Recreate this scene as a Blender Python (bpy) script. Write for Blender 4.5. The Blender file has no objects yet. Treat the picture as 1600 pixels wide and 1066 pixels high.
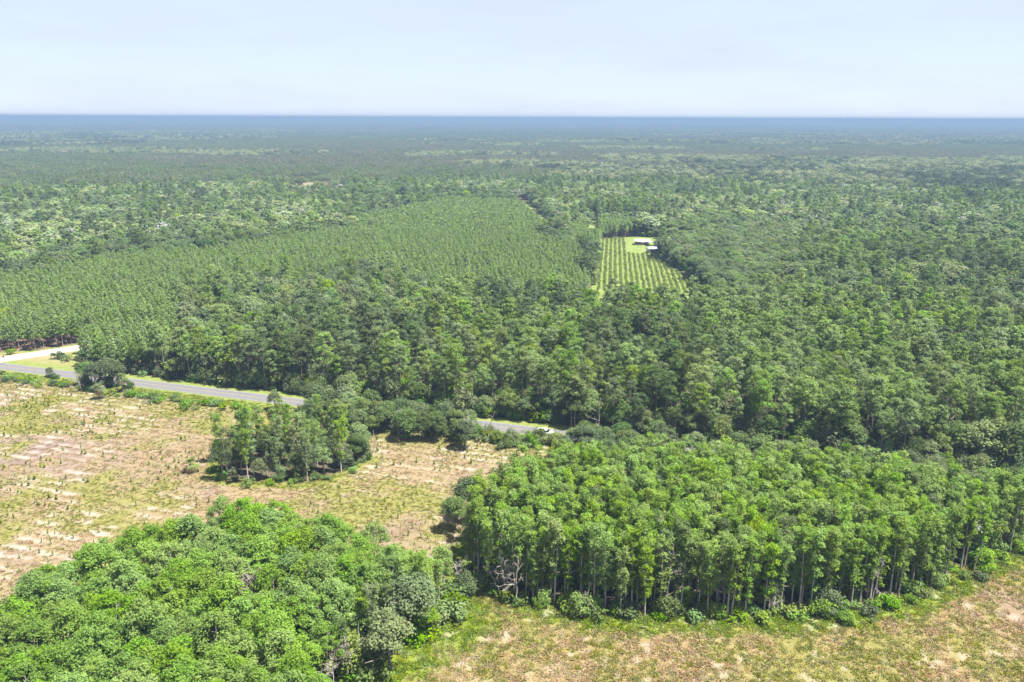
import bpy, math, random
import numpy as np
from mathutils import Matrix, Vector

# ------------------------------------------------------------------ camera, sky, sun, exposure
SC = bpy.context.scene
COL = SC.collection
H = 80.0                                    # drone height
PITCH, ROLL, LENS = math.radians(15.67), math.radians(0.21), 28.0
cam_d = bpy.data.cameras.new('camera')
cam_d.lens, cam_d.sensor_width, cam_d.sensor_fit = LENS, 36.0, 'HORIZONTAL'
cam_d.clip_start, cam_d.clip_end = 1.0, 80000.0
cam = bpy.data.objects.new('camera', cam_d)
COL.objects.link(cam)
CR = Matrix.Rotation(math.pi / 2 - PITCH, 4, 'X') @ Matrix.Rotation(ROLL, 4, 'Z')
cam.matrix_world = Matrix.Translation((0, 0, H)) @ CR
SC.camera = cam

SUN_EL, SUN_AZ = math.radians(67), math.radians(-10)      # azimuth from +X (picture right) towards +Y (away)
sd = Vector((math.cos(SUN_EL) * math.cos(SUN_AZ), math.cos(SUN_EL) * math.sin(SUN_AZ), math.sin(SUN_EL)))
sun_d = bpy.data.lights.new('sun', 'SUN')
sun_d.energy, sun_d.angle, sun_d.color = 4.5, math.radians(0.6), (1.0, 0.96, 0.88)
sun = bpy.data.objects.new('sun', sun_d)
COL.objects.link(sun)
sun.rotation_euler = sd.to_track_quat('Z', 'Y').to_euler()

W = bpy.data.worlds.new('World')
SC.world = W
W.use_nodes = True
wn, wl = W.node_tree.nodes, W.node_tree.links
wn.clear()
wo = wn.new('ShaderNodeOutputWorld')
wb = wn.new('ShaderNodeBackground')
sky = wn.new('ShaderNodeTexSky')
sky.sky_type, sky.sun_disc = 'NISHITA', False
sky.sun_elevation = SUN_EL
sky.sun_rotation = math.pi / 2 - SUN_AZ       # measured from +Y, clockwise
sky.altitude, sky.air_density, sky.dust_density, sky.ozone_density = 50.0, 0.8, 0.2, 6.0
# thin high cirrus veil over the whole sky
tc = wn.new('ShaderNodeTexCoord')
mp = wn.new('ShaderNodeMapping')
mp.inputs['Scale'].default_value = (1.5, 1.5, 9.0)
mp.inputs['Rotation'].default_value = (0.10, 0.16, 0.3)
ns = wn.new('ShaderNodeTexNoise')
ns.inputs['Scale'].default_value, ns.inputs['Detail'].default_value, ns.inputs['Roughness'].default_value = 2.2, 5.0, 0.6
rp = wn.new('ShaderNodeValToRGB')
rp.color_ramp.elements[0].position, rp.color_ramp.elements[1].position = 0.42, 0.72
rp.color_ramp.elements[0].color, rp.color_ramp.elements[1].color = (0.91, 0.91, 0.91, 1), (0.955, 0.955, 0.955, 1)
mx = wn.new('ShaderNodeMix')
mx.data_type = 'RGBA'
mx.inputs[7].default_value = (1.44, 1.57, 1.93, 1)
wl.new(tc.outputs['Generated'], mp.inputs['Vector'])
wl.new(mp.outputs['Vector'], ns.inputs['Vector'])
wl.new(ns.outputs['Fac'], rp.inputs['Fac'])
wl.new(rp.outputs['Color'], mx.inputs[0])
wl.new(sky.outputs['Color'], mx.inputs[6])
wl.new(mx.outputs[2], wb.inputs['Color'])
wb.inputs['Strength'].default_value = 0.10
wl.new(wb.outputs['Background'], wo.inputs['Surface'])

SC.view_settings.view_transform = 'Standard'
SC.view_settings.look = 'None'
SC.view_settings.exposure = 2.3
SC.view_settings.gamma = 1.0
SC.view_settings.use_curve_mapping = False
SC.render.engine = 'CYCLES'
cy = SC.cycles
cy.max_bounces, cy.diffuse_bounces, cy.glossy_bounces, cy.transmission_bounces = 8, 5, 2, 6
cy.transparent_max_bounces, cy.volume_bounces = 8, 0
cy.use_adaptive_sampling = True
cy.adaptive_threshold = 0.02
cy.use_denoising = True
cy.use_fast_gi = False

# ------------------------------------------------------------------ helpers
R3 = np.array(CR.to_3x3())
FPX = 1600 * LENS / 36.0


def P(px, py, h=0.0):
    """ground position (x, y) of a spot of the photograph that lies h metres above the ground"""
    d = R3 @ np.array([(px - 800) / FPX, (533 - py) / FPX, -1.0])
    t = (h - H) / d[2]
    return (d[0] * t, d[1] * t)


def poly(pts, h=0.0):
    return np.array([P(p[0], p[1], p[2] if len(p) > 2 else h) for p in pts])


def to_px(x, y, z=0.0):
    q = np.stack([np.asarray(x, float), np.asarray(y, float), np.zeros_like(np.asarray(x, float)) + z - H], -1) @ R3
    return 800 + FPX * q[..., 0] / -q[..., 2], 533 - FPX * q[..., 1] / -q[..., 2]


def inside(pg, x, y):
    x, y = np.asarray(x, float), np.asarray(y, float)
    c = np.zeros(x.shape, bool)
    n = len(pg)
    for i in range(n):
        x0, y0 = pg[i]
        x1, y1 = pg[(i + 1) % n]
        if y0 == y1:
            continue
        c ^= ((y0 > y) != (y1 > y)) & (x < (x1 - x0) * (y - y0) / (y1 - y0) + x0)
    return c


def edge_dist(pg, x, y):
    """distance to the outline of a polygon"""
    x, y = np.asarray(x, float), np.asarray(y, float)
    best = np.full(x.shape, 1e9)
    n = len(pg)
    for i in range(n):
        a, b = pg[i], pg[(i + 1) % n]
        d = b - a
        t = np.clip(((x - a[0]) * d[0] + (y - a[1]) * d[1]) / max(d @ d, 1e-9), 0, 1)
        best = np.minimum(best, np.hypot(x - a[0] - t * d[0], y - a[1] - t * d[1]))
    return best


_G = np.random.RandomState(5).rand(256, 256)


def vnoise(x, y):
    xi, yi = np.floor(x).astype(int), np.floor(y).astype(int)
    fx, fy = x - xi, y - yi
    fx, fy = fx * fx * (3 - 2 * fx), fy * fy * (3 - 2 * fy)
    a, b = _G[xi & 255, yi & 255], _G[(xi + 1) & 255, yi & 255]
    c, d = _G[xi & 255, (yi + 1) & 255], _G[(xi + 1) & 255, (yi + 1) & 255]
    return (a * (1 - fx) + b * fx) * (1 - fy) + (c * (1 - fx) + d * fx) * fy


def fbm(x, y, s, o=4, seed=0.0):
    """0..1 noise with features of about s metres"""
    x, y = np.asarray(x, float) / s + seed * 17.3, np.asarray(y, float) / s + seed * 9.1
    v, a, t = 0, 1.0, 0
    for i in range(o):
        v = v + a * vnoise(x, y)
        t += a
        a *= 0.55
        x, y = x * 2.03 + 11.7, y * 2.03 + 5.2
    return v / t


def smooth(a, b, x):
    t = np.clip((x - a) / (b - a), 0, 1)
    return t * t * (3 - 2 * t)


def mesh_np(name, v, quads=None, tris=None, mats=(), mat_idx=None, attrs=None, smooth_shade=False):
    m = bpy.data.meshes.new(name)
    v = np.asarray(v, np.float32)
    nq = 0 if quads is None else len(quads)
    nt = 0 if tris is None else len(tris)
    m.vertices.add(len(v))
    m.vertices.foreach_set('co', v.ravel())
    li = np.concatenate([a.ravel() for a in ((quads if nq else np.zeros((0, 4), int)), (tris if nt else np.zeros((0, 3), int)))]).astype(np.int32)
    m.loops.add(len(li))
    m.loops.foreach_set('vertex_index', li)
    m.polygons.add(nq + nt)
    st = np.concatenate([np.arange(nq) * 4, nq * 4 + np.arange(nt) * 3]).astype(np.int32)
    m.polygons.foreach_set('loop_start', st)
    for x in mats:
        m.materials.append(x)
    if mat_idx is not None:
        m.polygons.foreach_set('material_index', np.asarray(mat_idx, np.int32))
    if smooth_shade:
        m.polygons.foreach_set('use_smooth', np.ones(nq + nt, bool))
    for k, a in (attrs or {}).items():
        at = m.attributes.new(k, 'FLOAT', 'POINT')
        at.data.foreach_set('value', np.asarray(a, np.float32))
    m.update(calc_edges=True)
    m.validate()
    return m


def link(name, data, parent=None, loc=None):
    o = bpy.data.objects.new(name, data)
    COL.objects.link(o)
    if parent is not None:
        o.parent = parent
    if loc is not None:
        o.location = loc
    return o


def tag(o, label=None, cat=None, group=None, kind=None):
    for k, v in (('label', label), ('category', cat), ('group', group), ('kind', kind)):
        if v:
            o[k] = v
    return o


# ------------------------------------------------------------------ materials
def new_mat(name):
    m = bpy.data.materials.new(name)
    m.use_nodes = True
    n = m.node_tree.nodes
    n.clear()
    return m, n, m.node_tree.links


def mixc(n, l, fac, a, b, blend='MIX'):
    x = n.new('ShaderNodeMix')
    x.data_type, x.blend_type = 'RGBA', blend
    for s, v in ((0, fac), (6, a), (7, b)):
        if isinstance(v, (int, float)):
            x.inputs[s].default_value = v
        elif isinstance(v, tuple):
            x.inputs[s].default_value = (*v, 1)
        else:
            l.new(v, x.inputs[s])
    return x.outputs[2]


def foliage(name, dark, light, transl=0.3, hue=0.035, val=0.5, sat=0.25):
    """leaf colour varies from leaf clump to leaf clump (tint) and from tree to tree"""
    m, n, l = new_mat(name)
    at = n.new('ShaderNodeAttribute')
    at.attribute_name = 'tint'
    c = mixc(n, l, at.outputs['Fac'], dark, light)
    oi = n.new('ShaderNodeObjectInfo')
    wh = n.new('ShaderNodeTexWhiteNoise')
    wh.noise_dimensions = '1D'
    l.new(oi.outputs['Random'], wh.inputs['W'])
    sp = n.new('ShaderNodeSeparateColor')
    l.new(wh.outputs['Color'], sp.inputs[0])
    hs = n.new('ShaderNodeHueSaturation')
    for k, out, mid, amp in (('Hue', 0, 0.5, hue), ('Saturation', 1, 1.0, sat), ('Value', 2, 1.0, val)):
        mr = n.new('ShaderNodeMapRange')
        mr.inputs['To Min'].default_value, mr.inputs['To Max'].default_value = mid - amp, mid + amp
        l.new(sp.outputs[out], mr.inputs['Value'])
        l.new(mr.outputs[0], hs.inputs[k])
    l.new(c, hs.inputs['Color'])
    d = n.new('ShaderNodeBsdfDiffuse')
    t = n.new('ShaderNodeBsdfTranslucent')
    ms = n.new('ShaderNodeMixShader')
    ms.inputs[0].default_value = transl
    o = n.new('ShaderNodeOutputMaterial')
    l.new(hs.outputs[0], d.inputs['Color'])
    l.new(hs.outputs[0], t.inputs['Color'])
    l.new(d.outputs[0], ms.inputs[1])
    l.new(t.outputs[0], ms.inputs[2])
    l.new(ms.outputs[0], o.inputs['Surface'])
    return m


def plain(name, a, b=None, scale=3.0, rough=0.85, metallic=0.0, detail=4.0, bump=0.0, spec=0.3):
    m, n, l = new_mat(name)
    p = n.new('ShaderNodeBsdfPrincipled')
    p.inputs['Roughness'].default_value, p.inputs['Metallic'].default_value = rough, metallic
    p.inputs['Specular IOR Level'].default_value = spec
    o = n.new('ShaderNodeOutputMaterial')
    l.new(p.outputs[0], o.inputs['Surface'])
    if b is None:
        p.inputs['Base Color'].default_value = (*a, 1)
    else:
        t = n.new('ShaderNodeTexCoord')
        z = n.new('ShaderNodeTexNoise')
        z.inputs['Scale'].default_value, z.inputs['Detail'].default_value = scale, detail
        z.inputs['Roughness'].default_value = 0.65
        l.new(t.outputs['Object'], z.inputs['Vector'])
        r = n.new('ShaderNodeMapRange')
        r.inputs['From Min'].default_value, r.inputs['From Max'].default_value = 0.3, 0.7
        l.new(z.outputs['Fac'], r.inputs['Value'])
        l.new(mixc(n, l, r.outputs[0], a, b), p.inputs['Base Color'])
        if bump:
            u = n.new('ShaderNodeBump')
            u.inputs['Strength'].default_value, u.inputs['Distance'].default_value = bump, 0.05
            l.new(z.outputs['Fac'], u.inputs['Height'])
            l.new(u.outputs[0], p.inputs['Normal'])
    return m


M = {
    'cypress': foliage('cypress_leaf', (0.102, 0.187, 0.031), (0.193, 0.285, 0.055), 0.45, 0.010, 0.16, 0.15),
    'slender': foliage('slender_leaf', (0.113, 0.194, 0.034), (0.212, 0.304, 0.061), 0.45, 0.010, 0.18, 0.15),
    'lime': foliage('lime_leaf', (0.15, 0.22, 0.02), (0.21, 0.28, 0.03), 0.4, 0.015, 0.15),
    'pine': foliage('pine_needle', (0.092, 0.144, 0.039), (0.182, 0.245, 0.072), 0.42, 0.016, 0.36, 0.25),
    'plantation': foliage('plantation_needle', (0.113, 0.170, 0.048), (0.190, 0.257, 0.084), 0.42, 0.010, 0.16, 0.15),
    'oak': foliage('oak_leaf', (0.064, 0.096, 0.037), (0.129, 0.170, 0.068), 0.42, 0.018, 0.25, 0.2),
    'hard': foliage('hardwood_leaf', (0.103, 0.144, 0.053), (0.170, 0.216, 0.087), 0.42, 0.022, 0.22, 0.2),
    'pale': foliage('pale_leaf', (0.154, 0.198, 0.080), (0.217, 0.265, 0.115), 0.38, 0.02, 0.18),
    'silver': foliage('silver_leaf', (0.13, 0.145, 0.115), (0.22, 0.235, 0.20), 0.25, 0.02, 0.2, 0.3),
    'shrub': foliage('shrub_leaf', (0.085, 0.149, 0.025), (0.159, 0.236, 0.040), 0.38, 0.03, 0.3),
    'palm': foliage('palm_frond', (0.06, 0.095, 0.03), (0.12, 0.155, 0.05), 0.2, 0.02, 0.2),
    'palm_dead': foliage('dead_frond', (0.20, 0.13, 0.06), (0.36, 0.26, 0.13), 0.15, 0.02, 0.2),
    'sapling': foliage('sapling_needle', (0.135, 0.186, 0.030), (0.230, 0.270, 0.057), 0.45, 0.02, 0.3),
    'orchard': foliage('orchard_leaf', (0.121, 0.167, 0.034), (0.190, 0.230, 0.063), 0.45, 0.02, 0.2),
    'tan_grass': foliage('dry_grass', (0.200, 0.141, 0.077), (0.297, 0.215, 0.126), 0.5, 0.012, 0.2),
    'green_grass': foliage('green_grass', (0.114, 0.126, 0.023), (0.184, 0.184, 0.042), 0.5, 0.02, 0.2),
    'lush_grass': foliage('lush_grass', (0.085, 0.135, 0.012), (0.150, 0.195, 0.025), 0.5, 0.02, 0.2),
    'twig': foliage('grey_twig', (0.085, 0.072, 0.064), (0.165, 0.145, 0.130), 0.1, 0.01, 0.15),
    'bark_grey': plain('grey_bark', (0.22, 0.19, 0.17), (0.42, 0.38, 0.34), 2.0),
    'bark_pine': plain('pine_bark', (0.16, 0.11, 0.09), (0.34, 0.27, 0.24), 2.0),
    'bark_oak': plain('oak_bark', (0.09, 0.075, 0.065), (0.22, 0.19, 0.17), 2.0),
    'dead': plain('dead_wood', (0.20, 0.175, 0.155), (0.36, 0.32, 0.29), 1.5),
}

# ------------------------------------------------------------------ the ground and its layout
A0, A1 = np.array(P(0, 572)), np.array(P(845, 675))
RD = (A1 - A0) / np.linalg.norm(A1 - A0)      # along the road, to the right
RN = np.array([-RD[1], RD[0]])                # across it, away from the camera


def uv(x, y):
    return (x - A0[0]) * RD[0] + (y - A0[1]) * RD[1], (x - A0[0]) * RN[0] + (y - A0[1]) * RN[1]


def xy(u, v):
    return A0[0] + RD[0] * u + RN[0] * v, A0[1] + RD[1] * u + RN[1] * v


LEFT_GROVE = poly([(-220, 985, 9.3), (0, 916, 9.3), (100, 876, 9.3), (200, 836, 9.3), (300, 803, 9.3), (360, 792, 9.3), (420, 790, 9.3), (520, 812, 9.3), (600, 828, 9.3),
                   (692, 856, 9.3), (712, 922), (708, 948), (676, 976), (624, 1003), (580, 1033), (536, 1080), (500, 1200), (-350, 1300)])
RIGHT_GROVE = poly([(728, 895), (770, 926), (830, 944), (900, 953), (1000, 963), (1100, 968), (1250, 963), (1330, 953), (1400, 938), (1480, 912), (1530, 876), (1600, 858), (1800, 840),
                    (1800, 745, 13), (1500, 740, 13), (1330, 705, 13), (1200, 698, 13), (1000, 692, 13), (900, 694, 13), (800, 716, 13), (745, 756, 13), (722, 806, 13), (716, 868)])
CLUMP = poly([(336, 738), (350, 750), (400, 755), (480, 757), (540, 740), (572, 717), (560, 697), (480, 688), (420, 690), (350, 706)])
JUNCTION = poly([(-400, 640), (-400, 553), (0, 551), (60, 547), (120, 538), (150, 534), (168, 537), (128, 553), (132, 577), (112, 588), (0, 574)])
PLANTATION = poly([(-420, 470), (0, 424), (190, 388), (350, 377), (520, 352), (660, 344), (822, 352), (905, 375), (928, 448), (800, 458), (690, 445), (640, 412), (560, 404), (470, 418),
                   (335, 428), (280, 442), (272, 492), (240, 525), (150, 541), (0, 546), (-400, 550)], 11)
HARD_PATCH = poly([(280, 440), (335, 428), (470, 418), (560, 404), (640, 412), (690, 445), (640, 488), (480, 505), (330, 520), (250, 530), (272, 492)], 11)
PLANT2 = poly([(560, 332), (700, 305), (815, 308), (860, 352), (822, 352), (660, 344), (540, 350)], 11)
PLANT3 = poly([(880, 345), (930, 335), (1000, 338), (990, 368), (938, 372), (905, 372)], 11)
ORCHARD = poly([(907, 500), (926, 445), (938, 374), (990, 370), (1032, 371), (1034, 392), (1026, 402), (1072, 430), (1106, 456), (1120, 496)])
OAKS_BY_ORCHARD = poly([(1030, 352), (1100, 330), (1260, 345), (1250, 400), (1150, 452), (1118, 450), (1066, 410), (1046, 380)], 10)
LANE = poly([(800, 318), (826, 312), (884, 384), (872, 388)])
TREE_ROW = poly([(826, 318), (860, 320), (905, 376), (884, 384)], 8)
CLEARING = poly([(446, 308), (524, 306), (512, 285), (458, 286)])
TRACK = poly([(912, 380), (936, 380), (932, 345), (918, 345)])

# outer ground: forest floor, one sheet to the horizon
gm, n, l = new_mat('forest_floor')
p = n.new('ShaderNodeBsdfDiffuse')
o_ = n.new('ShaderNodeOutputMaterial')
t = n.new('ShaderNodeTexCoord')
z1, z2 = n.new('ShaderNodeTexNoise'), n.new('ShaderNodeTexNoise')
z1.inputs['Scale'].default_value, z1.inputs['Detail'].default_value = 0.02, 8.0
z2.inputs['Scale'].default_value, z2.inputs['Detail'].default_value = 0.5, 4.0
l.new(t.outputs['Object'], z1.inputs['Vector'])
l.new(t.outputs['Object'], z2.inputs['Vector'])
c1 = mixc(n, l, z1.outputs['Fac'], (0.085, 0.072, 0.045), (0.075, 0.095, 0.035))
l.new(mixc(n, l, z2.outputs['Fac'], c1, (0.10, 0.085, 0.05)), p.inputs['Color'])
l.new(p.outputs[0], o_.inputs['Surface'])
g = link('ground', mesh_np('ground', [(-45000, -2000, -0.12), (45000, -2000, -0.12), (45000, 40000, -0.12), (-45000, 40000, -0.12)], np.array([[0, 1, 2, 3]]), mats=[gm]))
tag(g, 'flat forest floor reaching to the horizon', kind='structure')


def grid_sheet(x0, x1, y0, y1, step, fn, z=0.0, keep=None, bumpy=0.0):
    xs, ys = np.arange(x0, x1 + step, step), np.arange(y0, y1 + step, step)
    X, Y = np.meshgrid(xs, ys, indexing='ij')
    nx, ny = X.shape
    I = np.arange(nx * ny).reshape(nx, ny)
    q = np.stack([I[:-1, :-1], I[1:, :-1], I[1:, 1:], I[:-1, 1:]], -1).reshape(-1, 4)
    return X.ravel(), Y.ravel(), q


# the cut-over fields south of the road: colour weights are worked out per vertex
ROW_A = math.radians(-6.5)
ROW_D = np.array([RD[0] * math.cos(ROW_A) - RD[1] * math.sin(ROW_A), RD[0] * math.sin(ROW_A) + RD[1] * math.cos(ROW_A)])
ROW_D = RD * 1.0
ROW_N = np.array([-ROW_D[1], ROW_D[0]])
ROW_S = 3.0
SPLIT = poly([(735, 880), (735, 900), (640, 1010), (560, 1090), (500, 1300), (2200, 1300), (2200, 850), (1545, 855)])      # the near field on the right


def field_masks(x, y):
    x, y = np.asarray(x, float), np.asarray(y, float)
    u, v = uv(x, y)
    px, py = to_px(x, y)
    near = inside(SPLIT, x, y)
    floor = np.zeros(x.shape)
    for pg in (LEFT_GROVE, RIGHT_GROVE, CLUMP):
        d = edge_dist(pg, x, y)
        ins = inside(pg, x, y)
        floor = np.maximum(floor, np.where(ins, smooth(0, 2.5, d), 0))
    edge = np.zeros(x.shape)
    for pg, wd in ((LEFT_GROVE, 6.5), (RIGHT_GROVE, 5.5), (CLUMP, 3.0)):
        d = edge_dist(pg, x, y)
        edge = np.maximum(edge, np.where(inside(pg, x, y), 1.0, 1 - smooth(wd * 0.45, wd, d + 3.5 * (fbm(x, y, 7, 3, 3) - 0.5))))
    in_clump = edge_dist(CLUMP, x, y) < 6
    verge = smooth(-11, -6, v + 5 * (fbm(x, y, 9, 3, 4) - 0.5))
    big = fbm(x, y, 26, 4, 1)
    mid = fbm(x, y, 6, 4, 2)
    # green: grassy patches
    gl = smooth(0.41, 0.64, big * 0.5 + mid * 0.5)
    gr = smooth(0.38, 0.62, 0.35 * big + 0.65 * mid)
    green = np.where(near, gr * 0.75, gl * 0.85)
    green = np.maximum(green, np.maximum(edge * 0.9, verge * 0.9))
    # the grassy strip between the near grove and the near field, and the far field edge
    d_l = edge_dist(LEFT_GROVE, x, y)
    strip = np.where(near, 1 - smooth(5, 12, d_l + 6 * (mid - 0.5)), 0)
    green = np.maximum(green, strip * 0.95)
    far_edge = smooth(-26, -17, v + 9 * (mid - 0.5)) * smooth(-20, 60, u) * (1 - near)
    green = np.maximum(green, far_edge * 0.6)
    # white sand on the planting beds
    row = (x * ROW_N[0] + y * ROW_N[1]) / ROW_S
    rf = np.abs(row - np.floor(row) - 0.5) * 2
    sb = fbm(x, y, 34, 3, 6)
    su, sv = x * ROW_D[0] + y * ROW_D[1], x * ROW_N[0] + y * ROW_N[1]
    brk = fbm(su / 3.2, sv, 2.0, 3, 7)
    sand = smooth(0.45, 1.0, rf + 0.9 * (fbm(x, y, 1.6, 2, 9) - 0.5)) * smooth(0.42, 0.56, brk * 0.6 + sb * 0.4) * smooth(0.36, 0.52, sb * 0.75 + 0.25 * mid)
    sand = sand * np.where(near, 0.0, 1.0) * (1 - np.maximum(edge, verge)) * (1 - smooth(0.5, 0.8, green))
    sand_n = np.where(near, smooth(0.66, 0.74, fbm(x, y, 1.7, 3, 8)) * 0.5, 0)
    # bare purplish brown ground on the left
    bare = np.where(near, smooth(0.60, 0.72, fbm(x, y, 9, 3, 10)) * 0.45, np.exp(-((px - 20) / 170) ** 2 - ((py - 715) / 48) ** 2) * 0.95 * smooth(0.25, 0.5, mid + 0.1) + smooth(0.58, 0.7, fbm(x, y, 15, 3, 12)) * 0.4)
    lush = np.maximum(strip, np.maximum(np.where(in_clump, edge * 0.35, edge), verge * 0.8) * 0.85) * smooth(0.30, 0.55, mid + 0.12)
    return dict(lush=np.clip(lush, 0, 1), green=np.clip(green, 0, 1), sand=np.clip(np.maximum(sand, sand_n), 0, 1), bare=np.clip(bare * (1 - green), 0, 1), floor=floor, near=near.astype(float))


fmat, n, l = new_mat('field_ground')
p = n.new('ShaderNodeBsdfDiffuse')
o_ = n.new('ShaderNodeOutputMaterial')
t = n.new('ShaderNodeTexCoord')


def att(nm):
    a = n.new('ShaderNodeAttribute')
    a.attribute_name = nm
    return a.outputs['Fac']


def noi(s, d=4.0, r=0.6):
    q = n.new('ShaderNodeTexNoise')
    q.inputs['Scale'].default_value, q.inputs['Detail'].default_value, q.inputs['Roughness'].default_value = s, d, r
    l.new(t.outputs['Object'], q.inputs['Vector'])
    m_ = n.new('ShaderNodeMapRange')
    m_.inputs['From Min'].default_value, m_.inputs['From Max'].default_value = 0.32, 0.68
    l.new(q.outputs['Fac'], m_.inputs['Value'])
    return m_.outputs[0]


tan = mixc(n, l, noi(0.5), (0.122, 0.092, 0.052), (0.170, 0.130, 0.080))
tan = mixc(n, l, noi(2.2), tan, (0.145, 0.116, 0.060))
tan = mixc(n, l, noi(0.13), tan, (0.162, 0.124, 0.082))
grs = mixc(n, l, noi(0.8), (0.082, 0.090, 0.020), (0.138, 0.130, 0.040))
tan = mixc(n, l, att('near'), tan, mixc(n, l, noi(1.1), (0.118, 0.086, 0.042), (0.172, 0.128, 0.070)))
c = mixc(n, l, att('bare'), tan, (0.112, 0.082, 0.072))
c = mixc(n, l, att('green'), c, grs)
c = mixc(n, l, att('lush'), c, mixc(n, l, noi(0.7), (0.072, 0.105, 0.010), (0.110, 0.130, 0.018)))
c = mixc(n, l, att('sand'), c, (0.205, 0.178, 0.148))
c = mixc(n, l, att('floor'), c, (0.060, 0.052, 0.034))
l.new(c, p.inputs['Color'])
l.new(p.outputs[0], o_.inputs['Surface'])

X, Y, q = grid_sheet(-260, 230, 60, 285, 0.8, None)
u_, v_ = uv(X, Y)
ok = (v_ < -4.6) & (np.abs(X) < 0.72 * Y + 60)
qk = ok[q].all(1)
q = q[qk]
used = np.unique(q)
rm = np.full(len(X), -1)
rm[used] = np.arange(len(used))
fx, fy = X[used], Y[used]
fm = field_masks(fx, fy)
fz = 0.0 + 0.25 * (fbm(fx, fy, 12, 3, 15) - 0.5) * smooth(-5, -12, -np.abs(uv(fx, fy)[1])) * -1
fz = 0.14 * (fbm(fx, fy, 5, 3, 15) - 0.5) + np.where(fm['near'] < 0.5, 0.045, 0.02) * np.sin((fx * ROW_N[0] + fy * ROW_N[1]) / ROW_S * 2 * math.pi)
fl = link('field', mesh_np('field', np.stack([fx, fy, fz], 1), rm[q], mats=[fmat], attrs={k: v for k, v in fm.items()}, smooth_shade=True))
tag(fl, 'tan stubble field with white sandy planting beds and grassy patches', kind='structure')


def strip_mesh(name, line, w0, w1, z, mat, step=8.0):
    """a ribbon along a polyline from w0 to w1 metres to its side"""
    pts = [np.array(q_, float) for q_ in line]
    out = []
    for i, a in enumerate(pts):
        d = (pts[min(i + 1, len(pts) - 1)] - pts[max(i - 1, 0)])
        d /= np.linalg.norm(d)
        nrm = np.array([-d[1], d[0]])
        out.append((*(a + nrm * w0), z))
        out.append((*(a + nrm * w1), z))
    qd = np.array([[2 * i, 2 * i + 2, 2 * i + 3, 2 * i + 1] for i in range(len(pts) - 1)])
    return mesh_np(name, out, qd, mats=[mat])


verge_m = plain('verge_grass', (0.076, 0.106, 0.017), (0.123, 0.132, 0.034), 0.6, 1.0)
asph = plain('asphalt', (0.072, 0.071, 0.076), (0.095, 0.093, 0.098), 1.2, 0.9)
lime_rock = plain('limerock', (0.281, 0.264, 0.230), (0.357, 0.340, 0.302), 0.5, 1.0)
line_w = plain('white_line_paint', (0.187, 0.187, 0.178), (0.255, 0.255, 0.246), 2.0, 0.7)
line_y = plain('yellow_line_paint', (0.187, 0.136, 0.043), (0.221, 0.162, 0.060), 2.0, 0.7)
rl = [xy(u, 0) for u in np.arange(-160, 560, 20)]
tag(link('verge', strip_mesh('verge', rl, -5.2, 6.6, -0.03, verge_m)), 'mown grass verge along the paved road', kind='structure')
road = tag(link('road', strip_mesh('road', rl, -2.8, 2.8, 0.02, asph)), 'grey two-lane asphalt road crossing behind the fields', kind='structure')
link('centre_line', strip_mesh('centre_line', rl, -0.09, 0.09, 0.03, line_y), road)
for s in (-2.62, 2.5):
    link('edge_line', strip_mesh('edge_line', rl, s, s + 0.12, 0.03, line_w), road)
# junction with the unpaved road and the mown wedge of grass between them
jm, n, l = new_mat('junction_grass')
p = n.new('ShaderNodeBsdfDiffuse')
o_ = n.new('ShaderNodeOutputMaterial')
t = n.new('ShaderNodeTexCoord')
c = mixc(n, l, noi(0.35), (0.076, 0.111, 0.017), (0.128, 0.140, 0.038))
c = mixc(n, l, noi(0.12), c, (0.162, 0.132, 0.081))
l.new(c, p.inputs['Color'])
l.new(p.outputs[0], o_.inputs['Surface'])
jg = np.array(JUNCTION)
jv = np.concatenate([jg, np.full((len(jg), 1), -0.05)], 1)
import bmesh
bm = bmesh.new()
bm.faces.new([bm.verts.new(q_) for q_ in jv])
bmesh.ops.triangulate(bm, faces=bm.faces[:])
jme = bpy.data.meshes.new('junction_lawn')
bm.to_mesh(jme)
bm.free()
jme.materials.append(jm)
tag(link('junction_lawn', jme), 'mown grass wedge between the paved and the white road', kind='structure')
dl = [P(-90, 573), P(-40, 569), P(8, 561), P(40, 556), P(80, 550), P(125, 543), P(150, 540), P(190, 534), P(240, 527)]
tag(link('dirt_road', strip_mesh('dirt_road', dl, -3.6, 3.4, 0.0, lime_rock)), 'white unpaved road branching off the paved road', kind='structure')
fan = [P(-30, 572), P(6, 568), P(22, 566), P(36, 562)]
fw = [(6, 2), (5.5, 2), (3, 2), (0.6, 1)]


# bare straw-red ground at the plantation edge
straw = plain('pine_straw', (0.119, 0.072, 0.049), (0.172, 0.115, 0.082), 0.4, 1.0)
sand_m = plain('sandy_ground', (0.110, 0.092, 0.056), (0.165, 0.138, 0.092), 0.3, 1.0)
lawn_m = plain('orchard_grass', (0.072, 0.108, 0.018), (0.122, 0.145, 0.034), 0.25, 1.0)


def flat_poly(name, pg, z, mat, label):
    bm_ = bmesh.new()
    bm_.faces.new([bm_.verts.new((a, b, z)) for a, b in pg])
    bmesh.ops.triangulate(bm_, faces=bm_.faces[:])
    me = bpy.data.meshes.new(name)
    bm_.to_mesh(me)
    bm_.free()
    me.materials.append(mat)
    return tag(link(name, me), label, kind='structure')


flat_poly('pine_straw_ground', poly([(-300, 552), (0, 549), (60, 545), (140, 533), (160, 520), (90, 520), (0, 530), (-300, 535)]), -0.07, straw, 'reddish pine straw ground along the plantation edge')
flat_poly('orchard_ground', ORCHARD, -0.04, lawn_m, 'light green mown ground of the young orchard')
flat_poly('far_clearing', CLEARING, -0.04, sand_m, 'pale sandy clearing far off in the woods')
flat_poly('grass_lane', LANE, -0.05, lawn_m, 'narrow grassy lane beside the tree row')
flat_poly('sandy_track', TRACK, -0.06, lawn_m, 'short grassy track leading from the orchard')

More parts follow.
